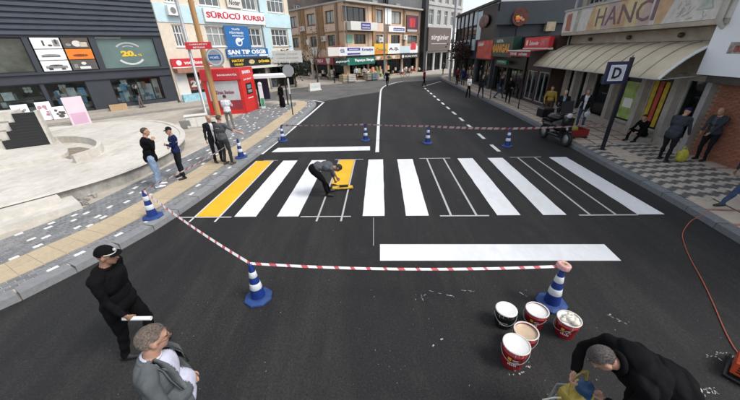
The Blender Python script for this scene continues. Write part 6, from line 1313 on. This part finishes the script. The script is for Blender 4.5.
MB().bbox(-.2, .2, -1.0, -.62, .75, 1.08, .04).build('top_box', SB, sc_); MB().tube([(.3, .36, 1.05), (.33, .38, 1.22)], .008, 6).ell((.33, .38, 1.26), (.06, .015, .045), 10, 6).build('mirror', BLACKM, sc_); MB().ell((-.12, .2, .5), (.1, .12, .12), 10, 8).build('white_sack', OFFW, sc_); MB().ell((0, .62, .5), (.07, .2, .05), 10, 6).build('mudguard', SB, sc_)
MB().ell((0, .15, .62), (.24, .30, .22), 16, 10).ell((.02, -.15, .86), (.22, .34, .14), 16, 10).build('leg_cover', SB, sc_); b = MB(); b.box(-.2, .2, .45, .462, 1.0, 1.4, 0, Matrix.Rotation(R(8), 4, 'X')); b.build('windshield', mat('tinted_screen', (.03, .03, .035), .1, .2), sc_); sc_.scale = (1.3, 1.15, 1.2)
ct = empty('market_cart', on(575, 139.2, .0) + Vector((-.1, 0, 0)), R(8), 'low red cart with a yellow sack parked behind the scooter', 'cart'); CR_ = mat('cart_red', (.24, .018, .02), .4, .15, 8)
b = MB(); b.box(-.42, .42, -.3, .3, .2, .24).box(-.42, .42, -.3, -.27, .245, .48).box(-.42, .42, .27, .3, .245, .48).box(-.42, -.39, -.265, .265, .245, .48).box(.39, .42, -.265, .265, .245, .48); b.build('tray', CR_, ct)
for x in (-.3, .3):
    for y in (-.24, .24): MB().lathe([(.03, -.025), (.10, -.025), (.10, .025), (.03, .025)], 14, 0, Matrix.Translation((x, y * 1.32, .1)) @ Matrix.Rotation(R(90), 4, 'X')).build('wheel', TY, ct)
MB().tube([(-.42, -.2, .45), (-.7, -.2, .85), (-.7, .2, .85), (-.42, .2, .45)], .015, 6).build('handle', STEEL, ct)
q = Vector(ct.location); bag('sack', (q.x - .1, q.y + .03, .26), mat('sack_yellow', (.40, .36, .06), .6, .3, 12), .25, .42, 'yellow green sack lying in the red cart')
# ------------------------------------------------------------------ cable and orange machine
cp_ = [G(x, y, .012) for x, y in ((741, 357), (733, 346), (724, 329), (713, 303), (702, 280), (690, 258), (684, 243), (682.5, 234), (686, 227))] + [G(690, 222, .10), G(694, 219, HZ + .012), G(704, 214.5, HZ + .012), G(712, 213.5, HZ + .012)]
Pq = [Vector(p) for p in cp_]; fine = []
for i in range(len(Pq) - 1):
    a, b_, c, d = Pq[max(i - 1, 0)], Pq[i], Pq[i + 1], Pq[min(i + 2, len(Pq) - 1)]
    for k in range(8): t = k / 8; fine.append(.5 * (2 * b_ + (c - a) * t + (2 * a - 5 * b_ + 4 * c - d) * t * t + (3 * b_ - a - 3 * c + d) * t ** 3))
tag(MB().tube(fine, .0075, 6).build('power_cable', mat('cable_orange', (.42, .10, .05), .6, .1, 9)), 'orange power cable snaking from the right kerb to the machine', 'cable')
om = empty('power_machine', Vector((4.62, 2.33, 0)), R(35), 'orange power machine with a black base cut by the right edge', 'machine'); OM = mat('machine_orange', (.52, .075, .025), .4, .15, 8, .1, 30)
MB().bbox(-.16, .2, -.12, .12, .08, .30, .05).build('housing', OM, om); MB().tube([(-.2, -.14, .03), (.24, -.14, .03), (.24, .14, .03), (-.2, .14, .03)], .025, 8, closed=True).build('base_frame', BLACKM, om); MB().tube([(-.12, 0, .29), (-.12, 0, .38), (.12, 0, .38), (.12, 0, .29)], .018, 8).build('handle', BLACKM, om)
for i in range(4): MB().box(-.165, -.16, -.08, .08, .12 + .035 * i, .135 + .035 * i).build('vent', BLACKM, om)
# ------------------------------------------------------------------ trees near the far buildings
def tree(name, loc, label, h0, h1, rad, m, n, leaf=.16, bare=False, barkc=None):
    r = empty(name, loc, 0, label, 'tree'); BK = mat('bark', (.09, .07, .055), .9, .3, 8, .6, 30); b = MB(); tips = []
    b.tube([(0, 0, 0), (.05, .02, h0 * .6), (0, .05, h0)], [.11, .085, .07], 8)
    for k in range(9 if bare else 7):
        a = 6.283 * k / 7 + random.uniform(-.3, .3); e = Vector((math.cos(a) * rad * .75, math.sin(a) * rad * .75, h0 + (h1 - h0) * random.uniform(.35, .95))); m_ = Vector((e.x * .4, e.y * .4, h0 + (e.z - h0) * .55)); b.tube([(0, .03, h0 * random.uniform(.75, 1)), m_, e], [.05, .03, .012], 6); tips += [e, m_]
        for q in range(4 if bare else 2): e2 = m_.lerp(e, random.uniform(.2, .9)) + Vector((random.uniform(-1, 1) * rad * .4, random.uniform(-1, 1) * rad * .4, random.uniform(.1, .5) * (h1 - h0) * .5)); b.tube([m_.lerp(e, random.uniform(.1, .6)), e2], [.018, .006], 5); tips.append(e2)
    b.build('trunk', BK, r)
    if n:
        c = MB()
        for i in range(n):
            t = random.choice(tips); p = t + Vector((random.gauss(0, rad * .24), random.gauss(0, rad * .24), random.gauss(0, (h1 - h0) * .13)))
            u = Vector((random.gauss(0, 1), random.gauss(0, 1), random.gauss(0, .6))).normalized(); v = u.cross(Vector((random.gauss(0, 1), random.gauss(0, 1), random.gauss(0, 1)))).normalized(); s_ = leaf * random.uniform(.6, 1.3)
            c.add([p - u * s_, p + v * s_ * .5, p + u * s_, p - v * s_ * .5], [(0, 1, 2, 3)])
        c.build('crown', m, r)
    return r
tree('plum_tree', on(457, 82.5) + Vector((.6, 1.2, 0)), 'small dark purple leaved tree before the fin building', 1.6, 4.2, 1.5, mat('plum_leaves', (.045, .016, .016), .7, .4, 2, rnd=.4), 1500, .14)
tree('dark_tree', on(296, 87), 'dense dark green tree left of the corner block shops', 1.0, 3.6, 1.7, mat('dark_leaves', (.022, .035, .018), .7, .4, 2, rnd=.4), 1800, .14)
tree('bare_tree', on(318, 85), 'thin nearly bare tree before the corner block', 2.2, 6.3, 1.6, mat('dry_leaves', (.08, .065, .03), .8, .4, 2, rnd=.4), 160, .10)
# street clutter by the far shops
CRG = 'crates stacked outside the corner shops'
for i, (x, y, c) in enumerate(((345, 81.7, (.4, .34, .24)), (350.5, 81.3, (.5, .48, .44)), (369, 79.6, (.35, .3, .25)), (374, 79.2, (.2, .28, .3)))):
    o = empty('crate', on(x, y), R(42), ('tan crate left of the pale crate at the corner shop', 'pale crate beside the tan crate at the corner shop', 'brownish crate under the right part of the green sign', 'bluish crate nearest the grey pole')[i], 'crate', CRG)
    m_ = mat('crate_%d' % i, c, .7, .2, 6); b = MB(); b.box(-.6, .6, -.4, .4, 0, .05)
    for z in (.1, .3, .5, .7): b.box(-.6, .6, -.42, -.38, z, z + .14).box(-.6, .6, .38, .42, z, z + .14).box(-.62, -.58, -.375, .375, z, z + .14).box(.58, .62, -.375, .375, z, z + .14)
    b.build('box', m_, o); q = MB()
    for k in range(14): q.ell((random.uniform(-.45, .45), random.uniform(-.28, .28), .72 + random.uniform(0, .12)), (.13, .13, .11), 8, 6)
    tag(q.build('produce', mat('produce_%d' % i, (.35, .2 + .05 * i, .08), .6, .5, 3), o), kind='stuff')
bk_ = empty('bicycle', on(405, 77.2), R(40), 'dark bicycle parked before the right hand shops of the corner block', 'bicycle')
for x in (-.52, .52): MB().tube([(x + .33 * math.cos(a), 0, .34 + .33 * math.sin(a)) for a in [6.283 * i / 20 for i in range(20)]], .022, 6, closed=True).build('wheel', TY, bk_)
MB().tube([(-.52, 0, .34), (-.12, 0, .85), (.4, 0, .85), (.0, 0, .32), (-.52, 0, .34)], .022, 6).tube([(-.12, 0, .9), (.0, 0, .32)], .02, 6).tube([(.52, 0, .34), (.38, 0, 1.0)], .02, 6).build('frame', BLACKM, bk_); MB().tube([(.36, -.28, 1.02), (.38, 0, 1.0), (.36, .28, 1.02)], .016, 6).build('handlebar', BLACKM, bk_); MB().ell((-.15, 0, .93), (.14, .08, .04), 10, 6).build('saddle', BLACKM, bk_)
